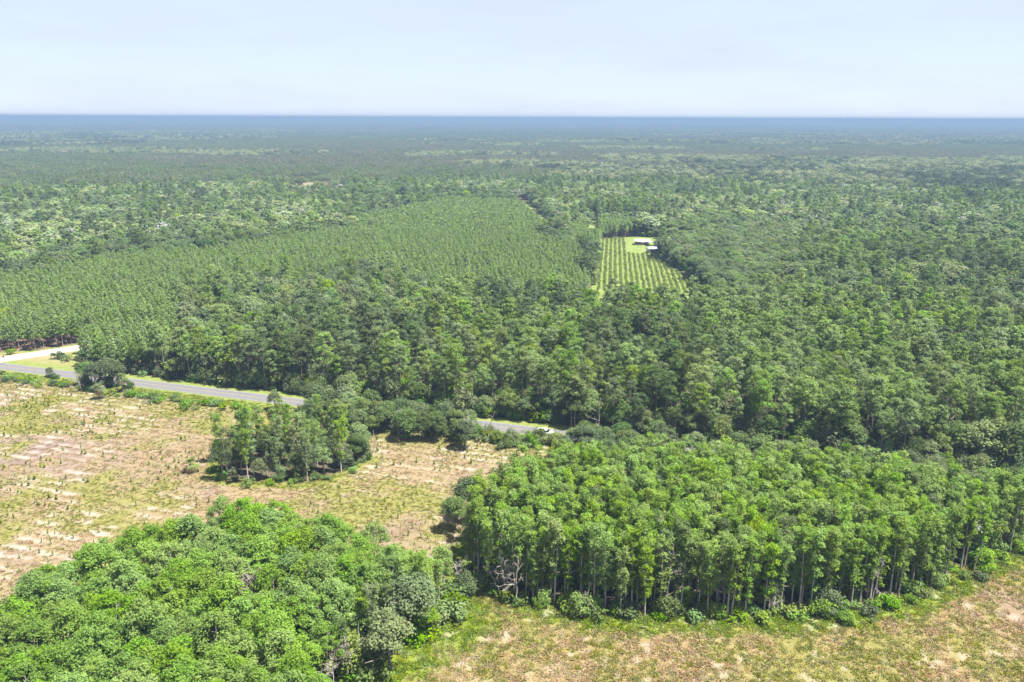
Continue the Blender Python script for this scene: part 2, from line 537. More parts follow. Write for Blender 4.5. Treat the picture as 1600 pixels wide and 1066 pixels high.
# ------------------------------------------------------------------ tree meshes
def leaf_quads(rng, pts, nrm, size, jit=0.6, asp=(0.6, 1.0)):
    """one small leaf-spray face at every point"""
    k = len(pts)
    d = nrm + jit * rng.normal(size=(k, 3))
    d /= np.linalg.norm(d, axis=1, keepdims=True) + 1e-9
    a = rng.normal(size=(k, 3))
    a -= (a * d).sum(1, keepdims=True) * d
    a /= np.linalg.norm(a, axis=1, keepdims=True) + 1e-9
    b = np.cross(d, a)
    s = size * (0.6 + 0.8 * rng.rand(k, 1))
    b = b * s * rng.uniform(*asp, size=(k, 1))
    a = a * s
    bend = d * s * 0.25
    v = np.stack([pts - a, pts + b * 0.9 + bend, pts + a, pts - b * 0.9 + bend], 1)
    return v.reshape(-1, 3)


def lump_points(rng, cen, rad, k, shell=0.75, low=-0.5):
    """k points on lumps (ellipsoids) with the direction outwards"""
    w = (rad[:, 0] * rad[:, 1]) ** 1.0
    idx = rng.choice(len(cen), k, p=w / w.sum())
    d = rng.normal(size=(k * 3, 3))
    d /= np.linalg.norm(d, axis=1, keepdims=True)
    d = d[d[:, 2] > low][:k]
    while len(d) < k:
        e = rng.normal(size=(k, 3))
        e /= np.linalg.norm(e, axis=1, keepdims=True)
        d = np.concatenate([d, e[e[:, 2] > low]])[:k]
    r = shell + (1.08 - shell) * rng.rand(k, 1) ** 0.7
    r = np.where(rng.rand(k, 1) < 0.16, rng.uniform(1.0, 1.5, (k, 1)), r)
    return cen[idx] + d * rad[idx] * r, d, idx


def tube(path, radii, sides=6):
    path = np.asarray(path, float)
    v, f = [], []
    for i, (c_, r) in enumerate(zip(path, radii)):
        d = path[min(i + 1, len(path) - 1)] - path[max(i - 1, 0)]
        d /= np.linalg.norm(d) + 1e-9
        a = np.cross(d, [0.31, 0.95, 0.05])
        a /= np.linalg.norm(a) + 1e-9
        b = np.cross(d, a)
        for s in range(sides):
            w = 2 * math.pi * s / sides
            v.append(c_ + r * (math.cos(w) * a + math.sin(w) * b))
    for i in range(len(path) - 1):
        for s in range(sides):
            t_ = (s + 1) % sides
            f.append([i * sides + s, i * sides + t_, (i + 1) * sides + t_, (i + 1) * sides + s])
    return np.array(v), np.array(f)


def join(parts):
    vs, fs, off = [], [], 0
    for v, f in parts:
        vs.append(v)
        fs.append(f + off)
        off += len(v)
    return np.concatenate(vs), np.concatenate(fs)


def trunk_geo(rng, h, r, top, limbs=6, spread=2.0, lean=0.4, sides=6, low=0.45):
    """tapered, slightly bent stem with rising limbs"""
    bx, by = rng.normal(0, lean, 2)
    z = np.linspace(-0.3, h, 6)
    tt = z / h
    path = np.stack([bx * tt ** 2, by * tt ** 2, z], 1)
    rad = r * (1 - tt * (1 - top)) * np.where(z < 0.5, 1.35, 1.0)
    parts = [tube(path, rad, sides)]
    for i in range(limbs):
        t0 = low + (0.95 - low) * (i + rng.rand()) / max(limbs, 1)
        p0 = np.array([bx * t0 ** 2, by * t0 ** 2, h * t0])
        w = rng.rand() * 6.28
        ln = spread * (1.25 - t0) * rng.uniform(0.8, 1.4)
        p2 = p0 + np.array([math.cos(w) * ln, math.sin(w) * ln, ln * rng.uniform(0.25, 0.8)])
        p1 = (p0 + p2) / 2 + np.array([0, 0, -0.08 * ln])
        rr = r * (1 - t0) * 0.55 + 0.03
        parts.append(tube([p0, p1, p2], [rr, rr * 0.7, rr * 0.25], 4))
    return join(parts)


def crown_mesh(name, rng, kind, h, k, size, mat):
    """leaf sprays spread through the crown of a tree that is h metres tall"""
    if kind == 'billow':          # broad lumpy crown of the wet grove
        w = h * rng.uniform(0.19, 0.24)
        nl = 60
        ang, rr = rng.rand(nl) * 6.28, np.sqrt(rng.rand(nl)) * w
        zz = h * 0.94 - (rr / w) ** 2 * h * 0.27 - rng.rand(nl) * h * 0.14
        cen = np.stack([np.cos(ang) * rr, np.sin(ang) * rr, zz], 1)
        rad = rng.uniform(0.30, 0.80, (nl, 1)) * np.array([[1, 1, 0.75]]) * (h / 13)
        low_c = np.stack([rng.normal(0, w * 0.6, 8), rng.normal(0, w * 0.6, 8), rng.uniform(0.38, 0.62, 8) * h], 1)
        cen, rad = np.concatenate([cen, low_c]), np.concatenate([rad, np.tile([[0.8, 0.8, 0.6]], (8, 1))])
        pt, d, ix = lump_points(rng, cen, rad, k, 0.62)
        jit = 0.6
    elif kind == 'slender':       # narrow tall crown, rounded top
        w = h * rng.uniform(0.072, 0.105)
        nl = 50
        t_ = rng.rand(nl) ** 0.8
        b0_ = rng.uniform(0.10, 0.38)
        zz = h * (b0_ + (0.96 - b0_) * t_)
        prof = np.sqrt(np.clip(1 - ((t_ - 0.62) / 0.66) ** 2, 0.12, 1))
        ang = rng.rand(nl) * 6.28
        rr = w * prof * rng.uniform(0.3, 1.0, nl)
        cen = np.stack([np.cos(ang) * rr, np.sin(ang) * rr, zz], 1)
        rad = rng.uniform(0.25, 0.68, (nl, 1)) * np.array([[1, 1, 0.8]]) * (h / 15)
        pt, d, ix = lump_points(rng, cen, rad, k, 0.6)
        jit = 0.6
    elif kind == 'pine':          # open crown of needle tufts at the branch ends
        w = h * rng.uniform(0.14, 0.19)
        nl = 46
        t_ = rng.rand(nl) ** 0.75
        zz = h * (0.50 + 0.48 * t_)
        prof = np.clip(1.05 - np.abs(t_ - 0.45) ** 1.6 * 1.7, 0.12, 1)
        ang = rng.rand(nl) * 6.28
        rr = w * prof * np.sqrt(rng.uniform(0.05, 1.0, nl))
        cen = np.stack([np.cos(ang) * rr, np.sin(ang) * rr, zz], 1)
        rad = rng.uniform(0.35, 0.85, (nl, 1)) * np.array([[1, 1, 0.65]]) * (h / 16)
        pt, d, ix = lump_points(rng, cen, rad, k, 0.6)
        jit = 0.6
    elif kind == 'plantation':    # small pointed crown of a planted pine
        w = h * rng.uniform(0.15, 0.185)
        nl = 26
        t_ = np.linspace(0, 1, nl)
        zz = h * (0.42 + 0.57 * t_)
        ang = np.arange(nl) * 2.4 + rng.rand() * 6
        rr = w * (1 - t_ ** 2.2) * rng.uniform(0.4, 1.0, nl)
        cen = np.stack([np.cos(ang) * rr, np.sin(ang) * rr, zz], 1)
        rad = (0.80 - 0.30 * t_)[:, None] * np.array([[1, 1, 0.7]]) * (h / 12)
        pt, d, ix = lump_points(rng, cen, rad, k, 0.6)
        jit = 0.6
    elif kind == 'oak':           # wide dome
        w = h * rng.uniform(0.34, 0.44)
        nl = 46
        e = rng.normal(size=(nl, 3))
        e /= np.linalg.norm(e, axis=1, keepdims=True)
        e[:, 2] = np.abs(e[:, 2]) * 1.15 - 0.25
        cen = e * np.array([[w * 0.8, w * 0.8, h * 0.36]]) * rng.uniform(0.65, 1.0, (nl, 1)) + np.array([[0, 0, h * 0.54]])
        rad = rng.uniform(0.12, 0.27, (nl, 1)) * w * 1.25 * np.array([[1, 1, 0.8]])
        pt, d, ix = lump_points(rng, cen, rad, k, 0.7)
        jit = 0.55
    elif kind == 'thicket':       # leafy down to the ground
        nl = 26
        ang, rr = rng.rand(nl) * 6.28, np.sqrt(rng.rand(nl)) * h * 0.36
        cen = np.stack([np.cos(ang) * rr, np.sin(ang) * rr, h * (0.12 + 0.74 * rng.rand(nl) * (1 - 0.55 * (rr / (h * 0.36)) ** 2))], 1)
        rad = rng.uniform(0.10, 0.18, (nl, 1)) * h * np.array([[1, 1, 0.85]])
        pt, d, ix = lump_points(rng, cen, rad, k, 0.6, -0.7)
        jit = 0.6
    elif kind == 'shrub':
        nl = 9
        cen = np.stack([rng.normal(0, h * 0.42, nl), rng.normal(0, h * 0.42, nl), rng.uniform(0.25, 0.72, nl) * h], 1)
        rad = rng.uniform(0.24, 0.4, (nl, 1)) * h * np.array([[1, 1, 0.85]])
        pt, d, ix = lump_points(rng, cen, rad, k, 0.5, -0.8)
        pt[:, 2] = np.maximum(pt[:, 2], 0.05)
        jit = 0.6
    elif kind == 'sapling':
        nl = 7
        t_ = np.linspace(0.15, 0.95, nl)
        cen = np.stack([rng.normal(0, 0.05, nl), rng.normal(0, 0.05, nl), t_ * h], 1)
        rad = (0.26 * (1.15 - t_))[:, None] * h * np.array([[0.62, 0.62, 1.0]])
        pt, d, ix = lump_points(rng, cen, rad, k, 0.2, -0.9)
        jit = 0.7
    lump_t = rng.rand(len(cen))
    v = leaf_quads(rng, pt, d + np.array([[0, 0, 0.8]]), size, jit)
    tint = np.clip(0.4 * lump_t[ix] + 0.6 * rng.rand(k), 0, 1)
    q = np.arange(4 * k).reshape(k, 4)
    return v, q, np.repeat(tint, 4)


SPEC = {   # leaf material, bark, height, (quads, leaf size) for three levels of detail, stem
    'billow': ('cypress', 'bark_grey', 13.0, ((5200, 0.128), (900, 0.30), (240, 0.6)), dict(r=0.2, top=0.25, limbs=7, spread=1.7, lean=0.5)),
    'slender': ('slender', 'bark_grey', 15.0, ((2600, 0.12), (800, 0.22), (200, 0.5)), dict(r=0.16, top=0.2, limbs=7, spread=1.3, lean=0.4)),
    'pine': ('pine', 'bark_pine', 16.0, ((3000, 0.145), (1300, 0.215), (320, 0.44)), dict(r=0.2, top=0.2, limbs=9, spread=2.6, lean=0.4, low=0.5)),
    'plantation': ('plantation', 'bark_pine', 12.0, ((900, 0.22), (420, 0.27), (140, 0.48)), dict(r=0.12, top=0.2, limbs=5, spread=1.4, lean=0.2, low=0.4)),
    'oak': ('oak', 'bark_oak', 11.0, ((4600, 0.19), (1800, 0.29), (480, 0.56)), dict(r=0.28, top=0.2, limbs=10, spread=4.5, lean=0.6, low=0.25)),
    'thicket': ('shrub', 'bark_oak', 5.0, ((1700, 0.15), (550, 0.26), (160, 0.5)), dict(r=0.12, top=0.3, limbs=5, spread=1.8, lean=0.3, low=0.15)),
    'shrub': ('shrub', 'bark_oak', 2.2, ((420, 0.20), (200, 0.28), (60, 0.5)), dict(r=0.05, top=0.4, limbs=3, spread=0.9, lean=0.1, low=0.2, sides=4)),
    'sapling': ('sapling', 'bark_oak', 1.3, ((56, 0.10), (40, 0.14), (20, 0.3)), dict(r=0.02, top=0.4, limbs=0, spread=0.2, lean=0.02, sides=4)),
}


def tree_geo(kind, lod, seed):
    leaf, bark, h, lods, st = SPEC[kind]
    rng = np.random.RandomState(seed * 131 + len(kind) * 7)
    k, s = lods[lod]
    cv, cq, ct = crown_mesh(kind, rng, kind, h, k, s, None)
    st = dict(st)
    if lod:
        st['limbs'] = min(st.get('limbs', 0), 3)
        st['sides'] = 4
    tv, tq = trunk_geo(rng, h * (0.93 if kind in ('plantation', 'sapling') else 0.82), **st)
    return cv, cq, ct, tv, tq


_parts, _whole = {}, {}


def tree_parts(kind, seed, lod=0, leaf=None):
    """(trunk mesh, crown mesh)"""
    key = (kind, seed, lod, leaf)
    if key not in _parts:
        cv, cq, ct, tv, tq = tree_geo(kind, lod, seed)
        _parts[key] = (mesh_np(kind + '_trunk', tv, tq, mats=[M[SPEC[kind][1]]], smooth_shade=True), mesh_np(kind + '_crown', cv, cq, mats=[M[leaf or SPEC[kind][0]]], attrs={'tint': ct}))
    return _parts[key]


def tree_whole(kind, seed, lod, leaf=None):
    """stem and leaves in one mesh, for trees too small in the picture to show their parts"""
    key = (kind, seed, lod, leaf)
    if key not in _whole:
        cv, cq, ct, tv, tq = tree_geo(kind, lod, seed)
        v, f = join([(cv, cq), (tv, tq)])
        _whole[key] = mesh_np(kind + '_tree', v, f, mats=[M[leaf or SPEC[kind][0]], M[SPEC[kind][1]]], mat_idx=[0] * len(cq) + [1] * len(tq), attrs={'tint': np.concatenate([ct, np.zeros(len(tv))])})
    return _whole[key]


# ------------------------------------------------------------------ scattering
def scatter(name, protos, x, y, z, idx, rot, scl, label):
    """stuff: copies of the proto meshes at the points, as one object"""
    pc = bpy.data.collections.new(name + '_kit')
    for i, me in enumerate(protos):
        pc.objects.link(bpy.data.objects.new('%s_%03d' % (name, i), me))
    k = len(x)
    me = bpy.data.meshes.new(name)
    me.vertices.add(k)
    me.vertices.foreach_set('co', np.stack([x, y, np.zeros(k) + z], 1).astype(np.float32).ravel())
    a = me.attributes.new('pick', 'INT', 'POINT')
    a.data.foreach_set('value', np.asarray(idx, np.int32))
    a = me.attributes.new('turn', 'FLOAT_VECTOR', 'POINT')
    a.data.foreach_set('vector', np.stack([np.zeros(k), np.zeros(k), rot], 1).astype(np.float32).ravel())
    a = me.attributes.new('size', 'FLOAT_VECTOR', 'POINT')
    scl = np.asarray(scl, np.float32)
    if scl.ndim == 1:
        scl = np.stack([scl] * 3, 1)
    a.data.foreach_set('vector', scl.astype(np.float32).ravel())
    ob = link(name, me)
    ng = bpy.data.node_groups.new(name + '_scatter', 'GeometryNodeTree')
    ng.interface.new_socket('Geometry', in_out='INPUT', socket_type='NodeSocketGeometry')
    ng.interface.new_socket('Geometry', in_out='OUTPUT', socket_type='NodeSocketGeometry')
    N, L = ng.nodes, ng.links
    gi, go = N.new('NodeGroupInput'), N.new('NodeGroupOutput')
    ip, ci = N.new('GeometryNodeInstanceOnPoints'), N.new('GeometryNodeCollectionInfo')
    ci.inputs['Collection'].default_value = pc
    ci.inputs['Separate Children'].default_value = True
    ci.inputs['Reset Children'].default_value = True
    ip.inputs['Pick Instance'].default_value = True
    for nm, ty, so in (('pick', 'INT', 'Instance Index'), ('turn', 'FLOAT_VECTOR', 'Rotation'), ('size', 'FLOAT_VECTOR', 'Scale')):
        na = N.new('GeometryNodeInputNamedAttribute')
        na.data_type = ty
        na.inputs['Name'].default_value = nm
        L.new(na.outputs['Attribute'], ip.inputs[so])
    L.new(gi.outputs[0], ip.inputs['Points'])
    L.new(ci.outputs[0], ip.inputs['Instance'])
    L.new(ip.outputs[0], go.inputs[0])
    md = ob.modifiers.new('scatter', 'NODES')
    md.node_group = ng
    return tag(ob, label, kind='stuff')


def jgrid(rng, x0, x1, y0, y1, s, jit=0.8, ang=0.0):
    if ang:
        cx, cyy = (x0 + x1) / 2, (y0 + y1) / 2
        rr = math.hypot(x1 - x0, y1 - y0) / 2
        a, b = np.meshgrid(np.arange(-rr, rr, s), np.arange(-rr, rr, s), indexing='ij')
        a, b = a.ravel() + rng.uniform(-.5, .5, a.size) * jit * s, b.ravel() + rng.uniform(-.5, .5, b.size) * jit * s
        x, y = cx + a * math.cos(ang) - b * math.sin(ang), cyy + a * math.sin(ang) + b * math.cos(ang)
        k = (x > x0) & (x < x1) & (y > y0) & (y < y1)
        return x[k], y[k]
    a, b = np.meshgrid(np.arange(x0, x1, s), np.arange(y0, y1, s), indexing='ij')
    a, b = a.ravel(), b.ravel() + (np.arange(a.shape[0]) % 2 * s / 2).repeat(a.shape[1])
    return a + rng.uniform(-.5, .5, a.size) * jit * s, b + rng.uniform(-.5, .5, b.size) * jit * s


def in_wedge(x, y, m=45):
    return (np.abs(x) < 0.66 * y + m) & (y > 70)


def level(x, y):
    """0: single trees, 1..3: ever larger tiles of forest"""
    def cd(s):
        return np.hypot((np.floor(x / s) + 0.5) * s, (np.floor(y / s) + 0.5) * s)
    return np.where(cd(320) > 14000, 3, np.where(cd(80) > 2600, 2, np.where(cd(40) > 950, 1, 0)))


STUFF = {k: [] for k in ('billow', 'slender', 'pine', 'plantation', 'oak', 'shrub', 'thicket')}      # rows x, y, rot, scale, leaf
DIST_L = (250, 520)
LEAVES = {'billow': ['cypress'], 'slender': ['slender', 'pine'], 'pine': ['pine', 'plantation', 'oak'], 'plantation': ['plantation'], 'oak': ['oak', 'hard', 'pale', 'lime', 'silver'], 'shrub': ['shrub', 'oak'], 'thicket': ['shrub', 'oak', 'hard', 'slender']}
NVAR = {'billow': 6, 'slender': 7, 'pine': 6, 'plantation': 5, 'oak': 4, 'shrub': 4, 'thicket': 4}


def add_stuff(kind, x, y, rot, sc, leaf):
    STUFF[kind].append((np.asarray(x), np.asarray(y), np.asarray(rot), np.asarray(sc), np.asarray(leaf)))


THING_COUNT = {}


def place_tree(name, kind, x, y, rot, sc, var, label, cat, group, leaf=None, whole=False, lod=0):
    if whole:
        o = link(name, tree_whole(kind, var, lod, leaf), None, (x, y, 0))
        o.rotation_euler[2] = rot
        o.scale = (sc, sc, sc)
        return tag(o, label, cat, group)
    tm, cm = tree_parts(kind, var, lod, leaf)
    e = link(name, None, None, (x, y, 0))
    e.empty_display_size = 0.5
    e.rotation_euler[2] = rot
    e.scale = (sc, sc, sc)
    tag(e, label, cat, group)
    link('trunk', tm, e)
    link('crown', cm, e)
    return e


rng = np.random.RandomState(11)
VLOOK = {'billow': ['round-topped', 'lumpy', 'spreading', 'ragged', 'lopsided', 'dense'], 'slender': ['slim', 'feathery', 'narrow', 'tufted', 'leaning', 'full-crowned', 'bushy'],
         'pine': ['open-crowned', 'ragged', 'flat-topped', 'tufted', 'straight', 'thin'], 'oak': ['wide', 'domed', 'lumpy', 'dense'], 'plantation': ['slim', 'pointed', 'straight', 'bushy', 'thin']}


MARKS = {
    'near': [('grey twiggy tree', 385, 880), ('vivid green low tree', 670, 930), ('dark corner tree', 30, 915), ('field palm', 299, 790), ('bleached dead tree', 694, 870), ('pale bottom snags', 545, 1040), ('sandy beds', 150, 850), ('track bend', 620, 985)],
    'long': [('round yellow tree', 1188, 822), ('spreading grey snag', 790, 900), ('forked white dead tree', 1040, 890), ('crooked dead tree', 1360, 890), ('lone corner snag', 1521, 860), ('stubby white snag', 918, 930), ('silvery tree', 1498, 785),
             ('dark corner tree', 735, 760), ('white car', 853, 690), ('low twiggy snag', 1205, 930)],
    'plant': [('road sign', 7, 555), ('round bush by the white road', 18, 548), ('white road bend', 80, 545), ('lime green roadside tree', 118, 520), ('grass wedge tip', 98, 545), ('plantation corner', 200, 520), ('fringe lime tree', 4, 490)],
    'field': [('lone palm', 299, 738), ('corner palms', 165, 625), ('purplish bare patch', 20, 715), ('dark corner tree', 30, 900), ('field clump', 430, 760), ('pole-like snag', 590, 725), ('near grove top', 400, 800), ('small green patch', 120, 685), ('grove gap', 690, 830), ('near grove flank', 180, 840)],
    'wood': [('white car', 853, 650), ('road junction', 60, 560), ('lime roadside crown', 700, 590), ('whitish crown', 1305, 668), ('overhanging oak', 490, 610), ('orchard', 1000, 500), ('yellowish palm', 614, 580), ('round yellow tree', 1188, 720), ('silvery tree', 1498, 740), ('field-corner palms', 170, 600)],
}


def spot(zone_, px_, py_):
    """where a thing stands, told by the nearest landmark"""
    nm, a, b = min(MARKS[zone_], key=lambda m_: math.hypot(m_[1] - px_, (m_[2] - py_) * 1.4))
    dx, dy = px_ - a, py_ - b
    if math.hypot(dx, dy) < 38:
        w = 'beside'
    elif abs(dy) * 1.3 > abs(dx):
        w = 'behind' if dy < 0 else 'in front of'
    else:
        w = 'on the road-junction side of' if dx < 0 else 'on the orchard side of' if zone_ == 'near' else 'past'
        w = 'short of' if dx < 0 else 'past'
    far_ = 'well ' if math.hypot(dx, dy) > 110 and w != 'beside' else ''
    return '%s%s the %s' % (far_, w, nm)


def hsize(s):
    return 'tall' if s > 1.08 else ('low' if s < 0.9 else 'mid-height')


def pick_biggest(x, y, n_most, h=8.0, ymin=-40, ymax=1120):
    """the trees that show largest: nearest ones in the frame"""
    px, py = to_px(x, y, h)
    d = np.hypot(x, y)
    d = np.where((px > -25) & (px < 1625) & (py < ymax) & (py > ymin), d, 1e9)
    od = np.argsort(d)[:n_most]
    m = np.zeros(len(x), bool)
    m[od[d[od] < 1e8]] = True
    return m


# --- the near grove (bottom left of the picture)
x, y = jgrid(rng, -200, 60, 60, 230, 3.9, 0.85)
k = inside(LEFT_GROVE, x, y) & in_wedge(x, y, 30)
x, y = x[k], y[k]
rot, sc = rng.rand(len(x)) * 6.28, rng.uniform(0.82, 1.12, len(x))
ed = edge_dist(LEFT_GROVE, x, y)
sc *= np.where(ed < 4, 0.88, 1.0)
var = rng.randint(0, 6, len(x))
ind = pick_biggest(x, y, 300)
px, py = to_px(x, y, 11)
for i in np.where(ind)[0]:
    lb = '%s %s green cypress of the near grove, %s' % (hsize(sc[i]), VLOOK['billow'][var[i]], spot('near', px[i], py[i]).replace('the bleached', 'bleached').replace('the vivid', 'the vivid'))
    if px[i] > 520 and ed[i] < 4.5 and py[i] > 850:      # grey-green, bare-stemmed trees on the track side
        place_tree('cypress_tree', 'slender', x[i], y[i], rot[i], sc[i] * 0.9, var[i], lb.replace('green cypress of the near grove', 'grey-green bare-stemmed cypress, near grove'), 'tree', 'cypress trees of the near billowing grove', 'hard' if rng.rand() < 0.7 else None)
    else:
        place_tree('cypress_tree', 'billow', x[i], y[i], rot[i], sc[i], var[i], lb, 'tree', 'cypress trees of the near billowing grove')
j = ~ind
add_stuff('billow', x[j], y[j], rot[j], sc[j], np.zeros(j.sum(), int))

# --- the far grove (right of the picture)
x, y = jgrid(rng, -40, 220, 80, 230, 2.15, 0.9)
k = inside(RIGHT_GROVE, x, y) & in_wedge(x, y, 30)
x, y = x[k], y[k]
rot, sc = rng.rand(len(x)) * 6.28, rng.uniform(0.80, 1.10, len(x))
ed = edge_dist(RIGHT_GROVE, x, y)
var = rng.randint(0, 7, len(x))
dark = (rng.rand(len(x)) < 0.10)
ind = pick_biggest(x, y, 300)
px, py = to_px(x, y, 11)
for i in np.where(ind)[0]:
    rank = 'edge' if ed[i] < 6 else ('second-rank' if ed[i] < 12 else 'inner')
    lb = '%s %s %s %s cypress, long grove, %s' % (hsize(sc[i]), VLOOK['slender'][var[i]], 'dark green' if dark[i] else 'light green', rank, spot('long', px[i], py[i]))
    place_tree('slender_cypress_tree', 'slender', x[i], y[i], rot[i], sc[i], var[i], lb, 'tree', 'slender cypress trees of the long grove', 'pine' if dark[i] else None)
j = ~ind
add_stuff('slender', x[j], y[j], rot[j], sc[j], dark[j].astype(int))

# --- the woods beyond the road
def zone(x, y):
    """1 plantation, 2 mixed pine wood, 3 hardwood, 4 big oaks, 0 open"""
    u, v = uv(x, y)
    d = np.hypot(x, y)
    b = fbm(x, y, 110, 3, 21)
    z = np.where(b > 0.56, 3, 2)
    far = d > 520
    bb = fbm(x * 0.6, y, 210, 4, 22)
    z = np.where(far, np.where(bb > 0.50, 3, np.where(bb > 0.40, 2, 5)), z)
    px_, py_ = to_px(x, y, 11)
    belt = (py_ > 255) & (py_ < 425) & (px_ < 830)
    z = np.where(belt, 3, z)
    z = np.where((py_ > 330) & (px_ > 1000) & (z == 5), 2, z)
    for pg, c_ in ((PLANTATION, 1), (PLANT2, 1), (PLANT3, 1), (HARD_PATCH, 3), (OAKS_BY_ORCHARD, 4), (TREE_ROW, 4)):
        z = np.where(inside(pg, x, y), c_, z)
    z = np.where(v < 6.4, 0, z)
    for pg in (JUNCTION, ORCHARD, LANE, CLEARING, TRACK):
        z = np.where(inside(pg, x, y), 0, z)
    dd = edge_dist(np.array(dl + dl[::-1]), x, y)
    return np.where(dd < 4.5, 0, z)


def woods(spacing, want, seed, kinds, jit=0.9, ang=0.0):
    r = np.random.RandomState(seed)
    xs, ys = jgrid(r, -700, 700, 150, 1000, spacing, jit, ang)
    kk = in_wedge(xs, ys)
    xs, ys = xs[kk], ys[kk]
    kk = (level(xs, ys) == 0) & np.isin(zone(xs, ys), want)
    return xs[kk], ys[kk], r


ROADGAP = lambda px_: (px_ > 752) & (px_ < 862)
# pines of the mixed wood
pts = {}
x, y, r = woods(4.0, (2,), 31, None)
kk = r.rand(len(x)) < 0.78
pts['pine'] = [(x[kk], y[kk])]
x2, y2, r = woods(5.6, (3,), 32, None)
kk = r.rand(len(x2)) < 0.22
pts['pine'].append((x2[kk], y2[kk]))
x3, y3, r = woods(3.6, (5,), 33, None)
pts['plant_far'] = (x3, y3)
x, y = np.concatenate([a[0] for a in pts['pine']]), np.concatenate([a[1] for a in pts['pine']])
r = np.random.RandomState(41)
rot, sc = r.rand(len(x)) * 6.28, 0.5 + 0.72 * r.rand(len(x)) ** 0.9
var = r.randint(0, 6, len(x))
v_ = uv(x, y)[1]
pn_ = fbm(x, y, 38, 3, 63) + 0.12 * (r.rand(len(x)) - 0.5)
pleaf = np.where(pn_ > 0.58, 1, np.where(pn_ < 0.43, 2, 0))
ind = pick_biggest(x, y, 300)
for i in np.where(ind)[0]:
    ppx, ppy = to_px(x[i], y[i], 11)
    rank = 'roadside' if v_[i] < 14 else ('second-row' if v_[i] < 26 else 'inner')
    lb = '%s %s green %s pine of the road wood, %s' % (hsize(sc[i]), VLOOK['pine'][var[i]], rank, spot('wood', ppx, ppy))
    place_tree('pine_tree', 'pine', x[i], y[i], rot[i], sc[i], var[i], lb.replace('green', ['green', 'olive green', 'dark green'][pleaf[i]], 1), 'tree', 'pine trees beyond the paved road', LEAVES['pine'][pleaf[i]])
j = ~ind
add_stuff('pine', x[j], y[j], rot[j], sc[j], pleaf[j])

# planted pines
x, y, r = woods(2.3, (1,), 34, None, 1.0, math.radians(32))
kk = r.rand(len(x)) < 0.93 - 0.5 * (fbm(x, y, 18, 3, 44) > 0.68)
x, y = x[kk], y[kk]
rot, sc, var = r.rand(len(x)) * 6.28, r.uniform(0.74, 0.94, len(x)), r.randint(0, 5, len(x))
ind = pick_biggest(x, y, 300)
pxe, pye = to_px(x, y, 6)
for i in np.where(ind)[0]:
    lb = '%s %s olive planted pine, plantation front, %s' % (hsize(sc[i]), VLOOK['plantation'][var[i]], spot('plant', pxe[i], pye[i]))
    place_tree('planted_pine', 'plantation', x[i], y[i], rot[i], sc[i], var[i], lb, 'tree', 'planted pines of the even plantation', None, True, 1)
j = ~ind
x3, y3 = pts['plant_far']
r = np.random.RandomState(42)
add_stuff('plantation', np.concatenate([x[j], x3]), np.concatenate([y[j], y3]), r.rand(j.sum() + len(x3)) * 6.28, np.concatenate([sc[j], r.uniform(0.8, 1.15, len(x3))]), np.zeros(j.sum() + len(x3), int))

# broad-leaved trees
ox, oy, r = woods(8.2, (3,), 35, None)
ox2, oy2, r2 = woods(5.0, (2,), 36, None)
kk = r2.rand(len(ox2)) < 0.26 + 0.3 * (fbm(ox2, oy2, 40, 3, 52) > 0.58)
ox3, oy3, _ = woods(6.2, (4,), 37, None)
# dark hedgerow between the fields and the road
hu, hv = jgrid(r, 118, 470, -15, -4.5, 4.4, 0.9)
hx, hy = xy(hu, hv)
hpx = to_px(hx, hy)[0]
hk = ~((hpx > 740) & (hpx < 870)) & ~inside(RIGHT_GROVE, hx, hy) & in_wedge(hx, hy) & ~((hpx < 540) & (hv < -13)) & (hpx > 490)
hx, hy = hx[hk], hy[hk]
# roadside edge north of the road: leafy and dense
bu, bv = jgrid(r, 30, 470, 7.0, 15, 4.4, 0.9)
bx, by = xy(bu, bv)
bk = in_wedge(bx, by) & (zone(bx, by) > 0) & (r.rand(len(bx)) < 0.75)
bx, by = bx[bk], by[bk]
x = np.concatenate([ox, ox2[kk], ox3, hx, bx])
y = np.concatenate([oy, oy2[kk], oy3, hy, by])
src = np.concatenate([np.zeros(len(ox)), np.ones(kk.sum()), np.full(len(ox3), 2), np.full(len(hx), 3), np.full(len(bx), 4)])
r = np.random.RandomState(43)
rot = r.rand(len(x)) * 6.28
sc = r.uniform(0.8, 1.9, len(x))
sc = np.where(src == 2, np.minimum(sc, 1.25), sc)
sc = np.where(src == 1, r.uniform(0.5, 1.0, len(x)), np.where(src == 3, r.uniform(0.55, 0.85, len(x)), np.where(src == 4, r.uniform(0.45, 0.75, len(x)), sc)))
hpx = to_px(x, y)[0]
pale_n = fbm(x, y, 120, 3, 55)
u01 = r.rand(len(x))
leaf = np.where(u01 < 0.42, 0, 1)
cl_ = fbm(x, y, 55, 3, 57) + 0.16 * (r.rand(len(x)) - 0.5)
leaf = np.where((src == 0) & (np.hypot(x, y) > 400), np.where(cl_ < 0.47, 0, np.where(cl_ < 0.57, 1, 2)), leaf)
leaf = np.where((u01 > 0.965) & (src < 2), 2, leaf)
leaf = np.where((u01 > 0.978) & (src < 2), 3, leaf)
leaf = np.where((u01 > 0.987) & (src < 2), 4, leaf)
leaf = np.where(np.isin(src, (2, 3)), np.where(u01 < 0.7, 0, 1), leaf)
near_ = np.hypot(x, y) < 400
leaf = np.where(near_ & np.isin(leaf, (2, 4)), 1, leaf)
sc = np.where(near_, np.minimum(sc, 1.15), sc)
rim_ = (src == 0) & (edge_dist(PLANTATION, x, y) < 24) & (np.hypot(x, y) > 380)
leaf = np.where(rim_, 0, leaf)
sc = np.where(rim_, np.maximum(sc, 1.15), sc)
var = r.randint(0, 4, len(x))
ind = pick_biggest(x, y, 300)
LN = ['dark green', 'mid green', 'pale green', 'lime green', 'silvery grey']
vv = uv(x, y)[1]
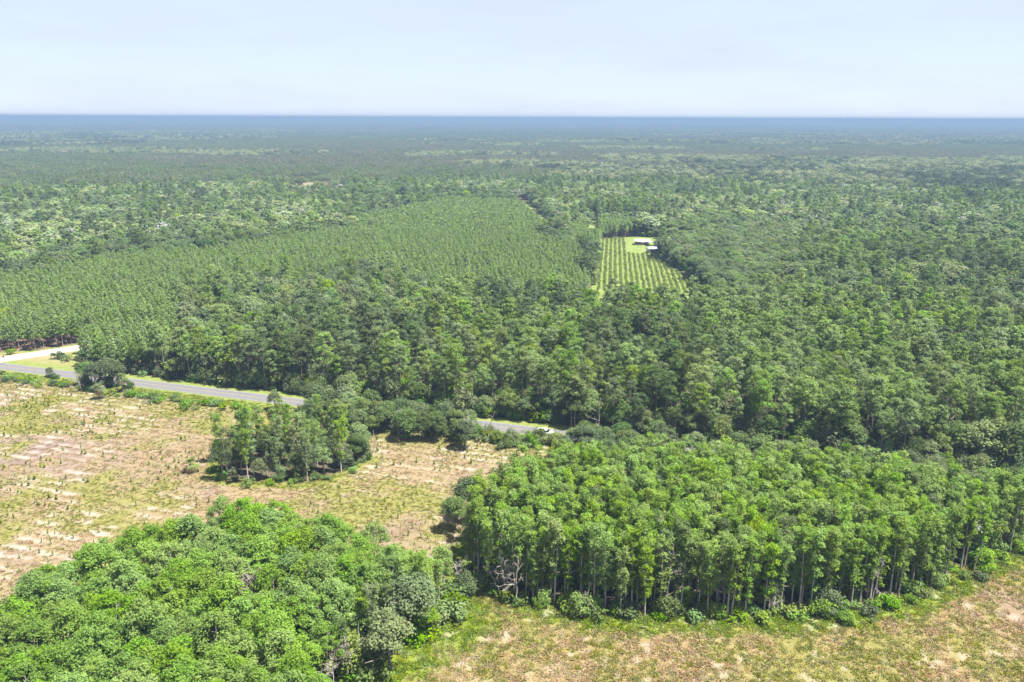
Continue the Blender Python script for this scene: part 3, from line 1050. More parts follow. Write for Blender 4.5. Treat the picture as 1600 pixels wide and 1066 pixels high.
nn = 0
order = np.where(ind)[0]
order = order[np.argsort(np.hypot(x, y)[order])]
for i in order:
    ppx, ppy = to_px(x[i], y[i], 7)
    where = 'hedgerow' if src[i] == 3 else ('roadside' if vv[i] < 18 else 'inner wood')
    lb = '%s %s %s %s oak, %s' % (hsize(sc[i] * 1.25), VLOOK['oak'][var[i]], LN[leaf[i]], where, spot('wood', ppx, ppy))
    place_tree('oak_tree', 'oak', x[i], y[i], rot[i], sc[i], var[i], lb, 'tree', 'broad-leaved trees along the paved road', LEAVES['oak'][leaf[i]], nn >= 150, 0 if nn < 150 else 1)
    nn += 1
j = ~ind
add_stuff('oak', x[j], y[j], rot[j], sc[j], leaf[j])

# --- the clump in the middle of the stubble field
r = np.random.RandomState(61)
cx_, cy_ = jgrid(r, -130, 0, 130, 260, 3.2, 0.85)
kk = inside(CLUMP, cx_, cy_)
cx_, cy_ = cx_[kk], cy_[kk]
for i in range(len(cx_)):
    pxi, pyi = to_px(cx_[i], cy_[i])
    edge = edge_dist(CLUMP, cx_[i:i + 1], cy_[i:i + 1])[0] < 4
    side = 'facing the palm' if pxi < 400 else ('in the middle' if pxi < 500 else 'next to the bare snags')
    if edge and r.rand() < 0.5 or r.rand() < 0.15:
        s_ = r.uniform(0.5, 0.8)
        va = r.randint(4)
        lf = 'oak' if r.rand() < 0.6 else 'hard'
        place_tree('clump_oak', 'oak', cx_[i], cy_[i], r.rand() * 6.28, s_, va, '%s %s %s oak %s of the field clump' % (hsize(s_ * 1.5), VLOOK['oak'][va], 'dark green' if lf == 'oak' else 'mid green', side), 'tree', 'oaks of the clump in the stubble field', lf)
    else:
        s_ = r.uniform(0.7, 1.0)
        va = r.randint(7)
        place_tree('clump_cypress', 'slender', cx_[i], cy_[i], r.rand() * 6.28, s_, va, '%s %s %s tree %s of the field clump' % (hsize(s_ * 1.15), VLOOK['slender'][va], 'pale-stemmed', side), 'tree', 'pale-stemmed trees of the clump in the stubble field', 'pine' if r.rand() < 0.5 else ('hard' if r.rand() < 0.4 else None))

# ------------------------------------------------------------------ shrubs along the edges
shr = []
r = np.random.RandomState(71)


def along(pg, i0, i1, step, off, prob=0.8):
    for i in range(i0, i1):
        a, b = pg[i], pg[(i + 1) % len(pg)]
        n_ = int(np.linalg.norm(b - a) / step)
        for k_ in range(n_):
            if r.rand() < prob:
                q_ = a + (b - a) * (k_ + r.rand()) / n_ + r.normal(0, off, 2)
                yield q_


for q_ in along(RIGHT_GROVE, 0, 12, 2.3, 1.0, 0.85):
    shr.append((q_[0], q_[1], r.uniform(0.45, 1.15), 0 if r.rand() < 0.8 else 1, 'bush below the long grove, ' + spot('long', *to_px(q_[0], q_[1], 6))))
for q_ in along(LEFT_GROVE, 9, 15, 2.2, 1.1, 0.9):
    shr.append((q_[0], q_[1], r.uniform(0.6, 1.7), 0 if r.rand() < 0.7 else 1, 'bush below the near grove, ' + spot('near', *to_px(q_[0], q_[1], 4))))
for q_ in along(CLUMP, 0, 6, 2.4, 0.8, 0.8):
    shr.append((q_[0], q_[1], r.uniform(0.4, 0.9), 0 if r.rand() < 0.5 else 1, 'low bush under the clump of trees in the stubble field'))
for u in np.arange(-20, 330, 2.4):
    for _ in range(2):
        if r.rand() < 0.72:
            xx, yy = xy(u + r.normal(0, 1.0), -9 - abs(r.normal(0, 2.2)))
            ppx = to_px(xx, yy)[0]
            if -20 < ppx < 880:
                shr.append((xx, yy, r.uniform(0.45, 1.0), 0 if r.rand() < 0.65 else 1, 'field-side scrub bush, ' + spot('wood', ppx, to_px(xx, yy, 1)[1])))
for u in np.arange(40, 300, 3.0):
    if r.rand() < 0.6:
        xx, yy = xy(u + r.normal(0, 1.0), 6.2 + abs(r.normal(0, 0.9)))
        ppx = to_px(xx, yy)[0]
        if ppx < 880:
            shr.append((xx, yy, r.uniform(0.4, 0.9), 0, 'bush on the wooded roadside, ' + spot('wood', ppx, to_px(xx, yy, 1)[1])))
shr.append((*P(18, 553), 0.9, 0, 'single round bush on the grass beside the white road'))
for q_ in (P(95, 561), P(104, 563), P(90, 560)):
    shr.append((q_[0], q_[1], r.uniform(0.9, 1.3), 1, 'dark bush at the tip of the grass wedge'))
thk = []
for i, q_ in enumerate(along(RIGHT_GROVE, 0, 12, 1.6, 1.8, 0.8)):
    inw = np.array(RIGHT_GROVE.mean(0)) - q_
    q_ = q_ + inw / np.linalg.norm(inw) * r.uniform(0.5, 5.0)
    thk.append((q_[0], q_[1], r.uniform(0.3, 1.15), 'slender' if r.rand() < 0.6 else ('oak' if r.rand() < 0.5 else 'shrub'), 'under the long grove, ' + spot('long', *to_px(q_[0], q_[1], 6))))
for q_ in along(LEFT_GROVE, 9, 15, 2.6, 1.4, 0.7):
    inw = np.array(LEFT_GROVE.mean(0)) - q_
    q_ = q_ + inw / np.linalg.norm(inw) * r.uniform(0.0, 4.0)
    thk.append((q_[0], q_[1], r.uniform(0.6, 1.5), 'hard' if r.rand() < 0.5 else ('oak' if r.rand() < 0.5 else 'shrub'), 'near grove, ' + spot('near', *to_px(q_[0], q_[1], 5))))
for q_ in along(CLUMP, 0, 10, 2.4, 0.8, 0.75):
    inw = np.array(CLUMP.mean(0)) - q_
    q_ = q_ + inw / np.linalg.norm(inw) * r.uniform(0.3, 3.0)
    thk.append((q_[0], q_[1], r.uniform(0.4, 1.1), 'oak' if r.rand() < 0.6 else 'hard', 'around the clump in the stubble field'))
for u in np.arange(32, 420, 2.1):
    if r.rand() < 0.8:
        xx, yy = xy(u + r.normal(0, 0.8), 6.6 + abs(r.normal(0, 1.6)))
        if zone(np.array([xx]), np.array([yy]))[0] > 0 and in_wedge(xx, yy):
            thk.append((xx, yy, r.uniform(0.5, 1.3), 'oak' if r.rand() < 0.5 else ('shrub' if r.rand() < 0.5 else 'hard'), 'at the wooded roadside, ' + spot('wood', *to_px(xx, yy, 4))))
for u in np.arange(118, 300, 2.2):
    for _ in range(2):
        xx, yy = xy(u + r.normal(0, 0.8), -5 - abs(r.normal(0, 4.0)))
        ppx, ppy = to_px(xx, yy)
        if 500 < ppx < 745:
            thk.append((xx, yy, r.uniform(0.6, 1.4), 'oak' if r.rand() < 0.7 else 'hard', 'in the hedgerow, ' + spot('wood', *to_px(xx, yy, 4))))
        elif 745 <= ppx < 900 and uv(xx, yy)[1] < -7:
            thk.append((xx, yy, r.uniform(0.35, 0.95), 'oak' if r.rand() < 0.5 else 'shrub', 'in front of the visible stretch of road'))
for a, b, s_ in ((843, 692, 1.0), (868, 694, 1.1), (800, 690, 0.85), (778, 690, 0.9)):
    thk.append((*P(a, b), s_, 'hard', 'in front of the white car'))
for a, b, s_ in ((140, 606, 0.9), (152, 612, 0.8), (165, 606, 1.1), (178, 604, 1.2), (200, 608, 0.8), (130, 600, 0.8), (80, 590, 0.6), (88, 592, 0.5)):
    thk.append((*P(a, b), s_, 'oak', 'around the palms at the field corner'))
ux, uy, ur = woods(4.3, (2, 3, 4), 38, None)
uk = (np.hypot(ux, uy) < 640)
ux, uy = ux[uk], uy[uk]
add_stuff('thicket', ux, uy, ur.rand(len(ux)) * 6.28, ur.uniform(0.7, 1.7, len(ux)), ur.choice([0, 1, 2], len(ux), p=[0.25, 0.35, 0.4]))
gx_, gy_ = jgrid(ur, -200, 220, 60, 230, 5.0, 0.9)
for pg_, lf_ in ((LEFT_GROVE, 3), (RIGHT_GROVE, 3)):
    gk = inside(pg_, gx_, gy_) & (edge_dist(pg_, gx_, gy_) > 5) & in_wedge(gx_, gy_, 20)
    add_stuff('thicket', gx_[gk], gy_[gk], ur.rand(gk.sum()) * 6.28, ur.uniform(0.9, 1.6, gk.sum()), np.full(gk.sum(), lf_))
thk.sort(key=lambda s: s[0] ** 2 + s[1] ** 2)
THN = {'oak': 'dark green', 'hard': 'grey green', 'shrub': 'bright green', 'slender': 'light green'}
for i, s in enumerate(thk[:320]):
    place_tree('thicket_tree', 'thicket', s[0], s[1], r.rand() * 6.28, s[2], i % 4, '%s %s leafy thicket %s' % ('tall' if s[2] > 1.05 else ('low' if s[2] < 0.7 else 'chest-high'), THN[s[3]], s[4]), 'thicket', 'thickets along the edges of the woods', s[3], True, 0)
if len(thk) > 320:
    e_ = thk[320:]
    add_stuff('thicket', [s[0] for s in e_], [s[1] for s in e_], r.rand(len(e_)) * 6.28, [s[2] for s in e_], [['shrub', 'oak', 'hard', 'slender'].index(s[3]) for s in e_])
print('thickets', len(thk))
CN = ['bright green', 'dark green']
shr.sort(key=lambda s: s[0] ** 2 + s[1] ** 2)
extra = shr[300:]
for s in shr[:300]:
    va = r.randint(4)
    leaf_ = ['shrub', 'oak'][s[3]]
    o = link('shrub', tree_whole('shrub', va, 0, leaf_), None, (s[0], s[1], 0))
    o.rotation_euler[2] = r.rand() * 6.28
    o.scale = (s[2], s[2], s[2] * r.uniform(0.8, 1.1))
    tag(o, '%s %s %s' % ('big' if s[2] > 1.1 else ('small' if s[2] < 0.65 else 'knee-high' if False else 'rounded'), CN[s[3]], s[4]), 'bush', 'bushes along the edges of groves and road')
if extra:
    add_stuff('shrub', [s[0] for s in extra], [s[1] for s in extra], r.rand(len(extra)) * 6.28, [s[2] for s in extra], [s[3] for s in extra])

SN = {'billow': ('cypress_grove', 'more bright green cypress crowns of the near grove'), 'slender': ('slender_cypress_grove', 'more light green cypress crowns of the long grove'),
      'pine': ('pine_forest', 'pine forest stretching away beyond the road'), 'plantation': ('planted_pine_forest', 'even olive green stands of planted pines'),
      'oak': ('broadleaf_forest', 'rounded broad-leaved forest canopy beyond the road'), 'thicket': ('roadside_thicket', 'leafy thickets farther along the road edge'), 'shrub': ('undergrowth', 'bushy undergrowth along the wood edges')}
for kind, rows in STUFF.items():
    if not rows:
        continue
    x, y, rot, sc, lf = (np.concatenate([np.asarray(a[i], float) for a in rows]) for i in range(5))
    if not len(x):
        continue
    lf = lf.astype(int)
    nv = NVAR[kind]
    protos = []
    for lod in range(3):
        for L_ in LEAVES[kind]:
            for va in range(nv):
                protos.append(tree_whole(kind, va, lod, L_))
    d = np.hypot(x, y)
    lod = np.where(d < DIST_L[0], 0, np.where(d < DIST_L[1], 1, 2))
    rr_ = np.random.RandomState(7)
    idx = (lod * len(LEAVES[kind]) + lf) * nv + rr_.randint(0, nv, len(x))
    s3 = np.stack([sc, sc, np.where(sc > 1.1, 1.1 + (sc - 1.1) * 0.35, sc) if kind == 'oak' else sc], 1)
    scatter(SN[kind][0], protos, x, y, 0.0, idx, rot, s3, SN[kind][1])
    print('stuff', kind, len(x))

# ------------------------------------------------------------------ forest tiles out to the horizon
def tile_mesh(kind, size, sp, leaf_k, leaf_s, h, cr, mats, probs, seed):
    """a patch of canopy: leaf-spray faces on the crown of every tree"""
    r_ = np.random.RandomState(seed)
    tx, ty = jgrid(r_, -size / 2, size / 2, -size / 2, size / 2, sp, 0.95)
    nt_ = len(tx)
    hh = h * r_.uniform(0.72, 1.15, nt_)
    cc = cr * r_.uniform(0.75, 1.25, nt_)
    d = r_.normal(size=(nt_, leaf_k, 3))
    d /= np.linalg.norm(d, axis=2, keepdims=True)
    d[..., 2] = np.abs(d[..., 2]) * 1.2 - 0.35
    vert = 0.62 if kind != 'pine' else 0.95
    pt = np.stack([tx[:, None] + d[..., 0] * cc[:, None], ty[:, None] + d[..., 1] * cc[:, None], (hh - cc * vert)[:, None] + d[..., 2] * (cc * vert)[:, None]], 2) + r_.normal(0, cr * 0.12, (nt_, leaf_k, 3))
    v = leaf_quads(r_, pt.reshape(-1, 3), d.reshape(-1, 3) + np.array([[0, 0, 0.3]]), leaf_s, 0.5)
    k_ = nt_ * leaf_k
    tt = np.repeat(np.clip(0.7 * r_.rand(nt_, 1) + 0.3 * r_.rand(nt_, leaf_k), 0, 1).ravel(), 4)
    mi = np.repeat(r_.choice(len(mats), nt_, p=probs), leaf_k)
    return mesh_np('canopy_tile', v, np.arange(4 * k_).reshape(k_, 4), mats=[M[m_] for m_ in mats], mat_idx=mi, attrs={'tint': tt})


FAR_FOLIAGE = {}
for k_, v_ in (('pine', ((0.082, 0.112, 0.044), (0.145, 0.178, 0.074))), ('oak', ((0.050, 0.070, 0.038), (0.100, 0.122, 0.064))), ('hard', ((0.100, 0.128, 0.058), (0.160, 0.190, 0.088))), ('pale', ((0.165, 0.195, 0.095), (0.23, 0.255, 0.125))),
               ('rust', ((0.11, 0.095, 0.07), (0.17, 0.145, 0.11)))):
    fk = {'pale': 1.05, 'hard': 0.96, 'oak': 0.72, 'rust': 0.95}.get(k_, 0.86)
    M['far_' + k_] = foliage('far_%s_leaf' % k_, tuple(q * fk for q in v_[0]), tuple(q * fk for q in v_[1]), 0.3, 0.012, 0.12, 0.12)
TK = [('pine', ['far_pine', 'far_oak', 'far_rust'], [0.86, 0.09, 0.05], 0.62, 0.60), ('thin', ['far_pine', 'far_rust', 'far_oak'], [0.55, 0.35, 0.10], 0.8, 0.62), ('hard', ['far_hard', 'far_oak', 'far_pale'], [0.50, 0.34, 0.16], 1.45, 1.0),
      ('pale', ['far_pale', 'far_hard', 'far_oak'], [0.50, 0.34, 0.16], 1.45, 1.0), ('dark', ['far_oak', 'far_hard'], [0.78, 0.22], 1.5, 1.05)]
far_sets = [(1, 40.0, 5.4, 80, 0.62), (2, 80.0, 7.0, 16, 1.9), (3, 320.0, 13.0, 7, 4.6)]
for lev, size, sp, lk, ls in far_sets:
    protos = []
    for ti, (tn, ms_, pr, spk, crk) in enumerate(TK):
        for sdv in range(3):
            s_ = sp * spk
            protos.append(tile_mesh('pine' if ti < 2 else 'oak', size, s_, max(4, int(lk * spk ** 1.6)), ls * (0.75 + 0.25 * spk), 11.0 if ti < 2 else 14.5, s_ * 0.62, ms_, pr, 100 * lev + 10 * ti + sdv))
    R1 = {1: 2800, 2: 14700, 3: 34000}[lev]
    R0 = {1: 850, 2: 2400, 3: 13500}[lev]
    a, b = np.meshgrid(np.arange(-R1 * 0.72 - size, R1 * 0.72 + size, size), np.arange(R0 * 0.7, R1, size), indexing='ij')
    a, b = (np.floor(a.ravel() / size) + 0.5) * size, (np.floor(b.ravel() / size) + 0.5) * size
    kk = in_wedge(a, b, size * 1.2 + 40) & (level(a, b) == lev)
    a, b = a[kk], b[kk]
    px_, py_ = to_px(a, b, 11)
    n1 = fbm(a * 0.5, b, 520, 4, 81)
    n2 = fbm(a * 0.5, b, 900, 3, 82)
    n3 = fbm(a, b, 170, 3, 83)
    ty_ = np.where(n1 + 0.25 * (n3 - 0.5) > 0.54, 2, 0)
    ty_ = np.where((ty_ == 2) & (n3 > 0.55), 3, ty_)
    ty_ = np.where((ty_ == 2) & (n3 < 0.40), 4, ty_)
    ty_ = np.where((ty_ == 0) & (n2 > 0.55), 1, ty_)
    kk = ~inside(CLEARING, a, b)
    rr_ = np.random.RandomState(90 + lev)
    idx = ty_ * 3 + rr_.randint(0, 3, len(a))
    scatter('distant_forest', protos, a[kk], b[kk], 0.0, idx[kk], rr_.randint(0, 4, kk.sum()) * math.pi / 2, np.ones(kk.sum()), 'distant flat forest fading to blue at the horizon')
    print('tiles', lev, kk.sum(), sum(len(m_.polygons) for m_ in protos))

# ------------------------------------------------------------------ field grass and saplings
def tuft(seed, k, h, w, mat, lean=1.0):
    r_ = np.random.RandomState(seed)
    base = np.concatenate([r_.normal(0, w, (k, 2)), np.zeros((k, 1))], 1)
    w_ = r_.rand(k) * 6.28
    side = np.stack([np.cos(w_), np.sin(w_), np.zeros(k)], 1) * (0.045 + 0.05 * r_.rand(k, 1))
    tip = base + np.concatenate([r_.normal(0, lean * h, (k, 2)), h * r_.uniform(0.5, 1.1, (k, 1))], 1)
    v = np.stack([base - side, base + side, tip + side * 0.7, tip - side * 0.7], 1).reshape(-1, 3)
    return mesh_np('tuft', v, np.arange(4 * k).reshape(k, 4), mats=[M[mat]], attrs={'tint': np.repeat(r_.rand(k), 4)})


protos = [tuft(i, 24, 0.26, 0.34, 'tan_grass') for i in range(3)] + [tuft(10 + i, 24, 0.25, 0.34, 'green_grass') for i in range(3)] + [tuft(20 + i, 26, 0.34, 0.34, 'lush_grass') for i in range(3)]
r = np.random.RandomState(77)
x, y = jgrid(r, -230, 200, 85, 275, 0.62, 1.0)
kk = (np.abs(x) < 0.62 * y + 25) & (uv(x, y)[1] < -4)
x, y = x[kk], y[kk]
f_ = field_masks(x, y)
kk = (f_['floor'] < 0.5) & (f_['sand'] < 0.4) & (r.rand(len(x)) < 0.75 * (1 - 0.6 * f_['bare']))
x, y = x[kk], y[kk]
gsel = r.rand(len(x)) < np.clip(f_['green'][kk] * 0.8 + 0.27, 0, 1)
s_ = r.uniform(0.5, 1.15, len(x)) * np.where(f_['near'][kk] > 0.5, 1.0, 0.7)
scatter('grass', protos, x, y, -0.03, np.where(r.rand(len(x)) < f_['lush'][kk], 6, np.where(gsel, 3, 0)) + r.randint(0, 3, len(x)), r.rand(len(x)) * 6.28, s_, 'dry tan and fresh green grass tufts covering the fields')
print('tufts', len(x))

# young planted pines in the beds of the stubble field
us, vs = np.arange(-60, 330, 1.55), np.arange(-190, -8, ROW_S)
U, V = np.meshgrid(us, vs, indexing='ij')
row0 = (A0 @ ROW_N) / ROW_S
V = (np.floor(V / ROW_S) - (row0 - np.floor(row0))) * ROW_S
U, V = U.ravel() + r.normal(0, 0.25, U.size), V.ravel() + r.normal(0, 0.18, U.size)
x, y = xy(U, V)
kk = (np.abs(x) < 0.62 * y + 20) & (y > 85)
x, y = x[kk], y[kk]
f_ = field_masks(x, y)
kk = (f_['near'] < 0.5) & (f_['floor'] < 0.1) & (f_['bare'] < 0.5) & (uv(x, y)[1] < -12)
for pg in (LEFT_GROVE, RIGHT_GROVE, CLUMP):
    kk &= ~inside(pg, x, y) & (edge_dist(pg, x, y) > 3)
pr = np.clip(0.12 + 0.75 * smooth(0.46, 0.62, fbm(x, y, 22, 3, 91)) + 0.3 * f_['sand'], 0, 0.85)
kk &= r.rand(len(x)) < pr
x, y = x[kk], y[kk]
s_ = 0.4 + 0.95 * r.rand(len(x)) ** 1.4
ind = pick_biggest(x, y, 300, 0.5)
for i in np.where(ind)[0]:
    ppx, ppy = to_px(x[i], y[i])
    o = link('pine_sapling', tree_whole('sapling', r.randint(5), 0), None, (x[i], y[i], -0.02))
    o.scale = (s_[i] * 0.75, s_[i] * 0.75, s_[i] * r.uniform(0.9, 1.3))
    o.rotation_euler[2] = r.rand() * 6.28
    tag(o, '%s young green pine seedling in the stubble, %s' % ('tall' if s_[i] > 1.1 else ('tiny' if s_[i] < 0.75 else 'knee-high'), spot('field', ppx, ppy)), 'seedling', 'young pines planted in the stubble field')
j = ~ind
scatter('pine_seedlings', [tree_whole('sapling', i, 1) for i in range(5)], x[j], y[j], 0.0, r.randint(0, 5, j.sum()), r.rand(j.sum()) * 6.28, s_[j], 'more young pines in the beds of the stubble field')
print('saplings', len(x))

# ------------------------------------------------------------------ orchard rows
o0, o1 = np.array(P(934, 446)), np.array(P(941, 376))
od_ = (o1 - o0) / np.linalg.norm(o1 - o0)
on_ = np.array([od_[1], -od_[0]])
ob = []
for i in range(30):
    for k_ in range(-8, 112):
        q_ = o0 + on_ * (0.5 + i * 2.75) + od_ * (k_ * 1.5) + r.normal(0, 0.2, 2)
        ppx, ppy = to_px(q_[0], q_[1])
        if inside(ORCHARD, q_[:1], q_[1:])[0] and edge_dist(ORCHARD, q_[:1], q_[1:])[0] > 2 and r.rand() < 0.86 and not (ppx > 978 and ppy < 396 + (ppx - 978) * 0.05):
            ob.append((q_[0], q_[1], r.uniform(0.6, 1.1), i))
ob.sort(key=lambda s: s[0] ** 2 + s[1] ** 2)
SPEC['orchard'] = ('orchard', 'bark_oak', 1.9, ((150, 0.25), (80, 0.36), (40, 0.5)), dict(r=0.05, top=0.4, limbs=2, spread=0.5, lean=0.1, low=0.2, sides=4))
_cm = crown_mesh


def crown_mesh(name, rng, kind, *a):
    return _cm(name, rng, 'shrub' if kind == 'orchard' else kind, *a)


for s in ob[:300]:
    o = link('orchard_tree', tree_whole('orchard', r.randint(4), 1), None, (s[0], s[1], 0))
    o.scale = (s[2] * 0.46, s[2] * 0.46, s[2] * 0.8)
    o.rotation_euler[2] = r.rand() * 6.28
    tag(o, 'small green fruit tree in the %s of the young orchard' % (('%s row' % ['sandy-side', 'second', 'third', 'fourth', 'fifth', 'sixth', 'seventh', 'eighth', 'ninth', 'tenth', 'eleventh', 'twelfth', 'thirteenth', 'fourteenth', 'fifteenth', 'sixteenth', 'oak-side', 'last oak-side'][min(s[3], 17)])), 'fruit tree', 'fruit trees in the rows of the young orchard')
if len(ob) > 300:
    e = np.array(ob[300:])
    scatter('orchard_rows', [tree_whole('orchard', i, 1) for i in range(4)], e[:, 0], e[:, 1], 0.0, r.randint(0, 4, len(e)), r.rand(len(e)) * 6.28, e[:, 2:3] * np.array([[0.46, 0.46, 0.8]]), 'more small fruit trees in the far part of the orchard')
print('orchard', len(ob))

# ------------------------------------------------------------------ dead trees
def bare_tree(name, loc, h, seed, label, lean=(0, 0), branchy=1.0, rad=0.16):
    r_ = np.random.RandomState(seed)
    stem = []
    z = np.linspace(-0.3, h, 7)
    tt = z / h
    path = np.stack([lean[0] * tt ** 1.5 + 0.12 * np.sin(z * 1.3 + seed), lean[1] * tt ** 1.5, z], 1)
    rad *= 0.7
    stem.append(tube(path, rad * (1 - 0.8 * tt) + 0.02, 7))
    br = []

    def grow(p0, d, ln, rr, depth):
        n_ = 4
        pts_ = [p0]
        for _ in range(n_):
            d = d + r_.normal(0, 0.22, 3)
            d /= np.linalg.norm(d)
            pts_.append(pts_[-1] + d * ln / n_)
        br.append(tube(pts_, np.linspace(rr, rr * 0.35, n_ + 1), 4))
        if depth > 0:
            for _ in range(r_.randint(3, 6)):
                q_ = pts_[r_.randint(1, n_ + 1)]
                e = d + r_.normal(0, 0.75, 3)
                e /= np.linalg.norm(e)
                grow(q_, e, ln * r_.uniform(0.4, 0.65), rr * 0.55, depth - 1)
    for _ in range(int(11 * branchy)):
        t0 = r_.uniform(0.35, 0.98)
        p0 = np.array([np.interp(t0 * h, z, path[:, 0]), np.interp(t0 * h, z, path[:, 1]), t0 * h])
        w = r_.rand() * 6.28
        d = np.array([math.cos(w), math.sin(w), r_.uniform(0.1, 1.0)])
        grow(p0, d / np.linalg.norm(d), h * (1.15 - t0) * r_.uniform(0.22, 0.42), rad * (1.1 - t0) * 0.5 + 0.015, 2 if branchy > 0.6 else 1)
    e = link(name, None, None, (*loc, 0))
    tag(e, label, 'dead tree', 'bare dead trees at the edges of the groves')
    link('trunk', mesh_np('dead_trunk', *join(stem), mats=[M['dead']], smooth_shade=True), e)
    if br:
        link('branches', mesh_np('dead_branches', *join(br), mats=[M['dead']], smooth_shade=True), e)
    return e


bare_tree('dead_tree', P(694, 925), 9.5, 1, 'tall bleached dead tree in the gap between the two groves', (0.6, 0.2), 1.6)
bare_tree('dead_tree', P(712, 912), 5.0, 2, 'short bleached dead tree by the dark gap between groves', (0.9, 0.0), 1.0)
bare_tree('dead_tree', P(790, 935), 9.0, 3, 'spreading grey snag where the long grove meets the grass', (-1.2, 0.4), 1.7)
bare_tree('dead_tree', P(806, 945), 9.5, 4, 'upright pale snag beside the spreading grey snag', (0.3, 0.0), 0.7)
bare_tree('dead_tree', P(776, 928), 6.0, 5, 'leaning thin snag left of the spreading grey snag', (-1.8, 0.3), 1.0, 0.1)
bare_tree('dead_tree', P(1040, 957), 13.0, 6, 'tall white forked dead tree in front of the long grove', (0.7, 0.0), 0.9)
bare_tree('dead_tree', P(918, 955), 5.5, 7, 'short stubby white snag low in front of the long grove', (0.2, 0.0), 0.8)
bare_tree('dead_tree', P(1521, 897), 6.8, 8, 'lone white snag standing out on the grass at the grove corner', (0.8, 0.1), 0.25, 0.11)
bare_tree('dead_tree', P(585, 717), 7.5, 9, 'bare straight pole-like snag east of the clump', (0.1, 0.0), 0.35, 0.13)
bare_tree('dead_tree', P(599, 727), 5.6, 10, 'shorter bare snag beside the pole-like snag', (-0.3, 0.0), 0.25, 0.11)
bare_tree('dead_tree', P(528, 690), 11.5, 11, 'tall whitish bare tree at the back of the clump', (0.3, 0.0), 0.9)
bare_tree('dead_tree', P(520, 1078), 6.5, 12, 'pinkish grey snag at the bottom edge below the near grove', (0.5, 0.2), 1.5)
bare_tree('dead_tree', P(545, 1062), 7.5, 13, 'pale dead tree at the track end of the near grove', (-0.3, 0.1), 1.3)
bare_tree('dead_tree', P(562, 1050), 8.5, 14, 'slim pale dead tree among trunks by the grassy track', (0.2, 0.3), 0.6)
bare_tree('dead_tree', P(1360, 950), 9.5, 15, 'crooked grey dead tree where the grove edge bends back', (1.2, 0.2), 0.8)
bare_tree('dead_tree', P(622, 688), 9.5, 16, 'grey bare tree standing in the dark hedgerow', (0.5, 0.0), 1.2)
bare_tree('dead_tree', P(728, 700), 10.0, 17, 'forked bare tree at the hedgerow end', (0.6, 0.0), 1.2)
bare_tree('dead_tree', P(762, 690), 8.5, 18, 'leaning white dead tree beside the visible stretch of road', (1.8, 0.0), 0.6)
bare_tree('dead_tree', P(934, 690), 12.0, 19, 'tall whitish dead tree rising behind the long grove', (0.2, 0.0), 0.6)
bare_tree('dead_tree', P(128, 612), 7.5, 20, 'leaning grey bare tree beside the palms at the field corner', (-1.6, 0.3), 1.3)
bare_tree('dead_tree', P(600, 1035), 8.0, 21, 'grey twiggy dead tree on the track side of the near grove', (0.4, 0.2), 1.7, 0.12)
bare_tree('dead_tree', P(1130, 960), 8.0, 22, 'grey twiggy snag among the front trunks of the long grove', (-0.5, 0.2), 1.2, 0.12)
bare_tree('dead_tree', P(1205, 962), 6.0, 23, 'low twiggy grey snag in the dark gap of the long grove', (0.6, -0.2), 1.4, 0.11)

for i, (a, b) in enumerate(((415, 575), (330, 585), (535, 590), (880, 565), (790, 520), (1375, 500), (1432, 440), (1090, 610), (1230, 560), (1480, 620), (980, 640), (650, 565), (1330, 590), (1150, 500))):
    if uv(*P(a, b, 12))[1] > 12:
        bare_tree('dead_tree', P(a, b, 12), 13.5 + 2.5 * ((i * 7) % 5) / 4, 40 + i, 'bare grey %s snag in the road wood, %s' % (['thin', 'twiggy', 'straight', 'crooked'][i % 4], spot('wood', a, b)), (0.4, 0.1), (0.5, 1.2, 0.3, 0.8)[i % 4], 0.2)

# special crowns
xq, yq = P(1188, 822, 13)
yt = place_tree('round_yellow_tree', 'oak', xq, yq, 0.4, 1.0, 1, 'yellow green round-headed tree rising out of the long grove', 'tree', None, 'lime')
yt.scale = (0.78, 0.78, 1.45)
for i, (a, b, s_, lf, lb) in enumerate([
        (385, 890, 1.15, 'twig', 'grey bare-twigged rounded tree in the heart of the near grove'),
        (662, 945, 0.5, 'cypress', 'vivid green low leafy tree at the grassy track corner'),
        (640, 900, 1.05, 'hard', 'grey green drooping tree beside the gap between groves'),
        (605, 955, 1.0, 'hard', 'grey green mossy tree at the track side of the near grove'),
        (710, 775, 0.75, 'oak', 'dark tree at the outer corner of the long grove'),
        (735, 745, 0.9, 'oak', 'dark dense tree at the back corner of the long grove'),
        (30, 925, 0.95, 'oak', 'dark round tree at the field corner of the near grove'),
        (1498, 785, 1.15, 'silver', 'silvery pale tree at the far side of the long grove'),
        (561, 482, 0.85, 'silver', 'white flowering-looking tree in the middle wood'),
        (292, 466, 0.95, 'twig', 'grey leafless-looking broad tree at the plantation edge'),
        (430, 440, 0.9, 'silver', 'pale silver oak in the broad-leaved patch'),
        (768, 445, 0.95, 'oak', 'very dark round tree standing apart by the plantation'),
        (118, 512, 0.55, 'lime', 'lime green tree next to the white road'),
        (4, 480, 1.0, 'lime', 'lime green tree at the plantation fringe'),
        (700, 590, 0.7, 'lime', 'lime green crown among the roadside pines'),
        (1305, 668, 0.6, 'pale', 'whitish crown behind the long grove'),
]):
    xq, yq = P(a, b, 10 * s_)
    place_tree('broadleaf_tree', 'oak', xq, yq, i * 1.3, s_, i % 4, lb, 'tree', None, lf)

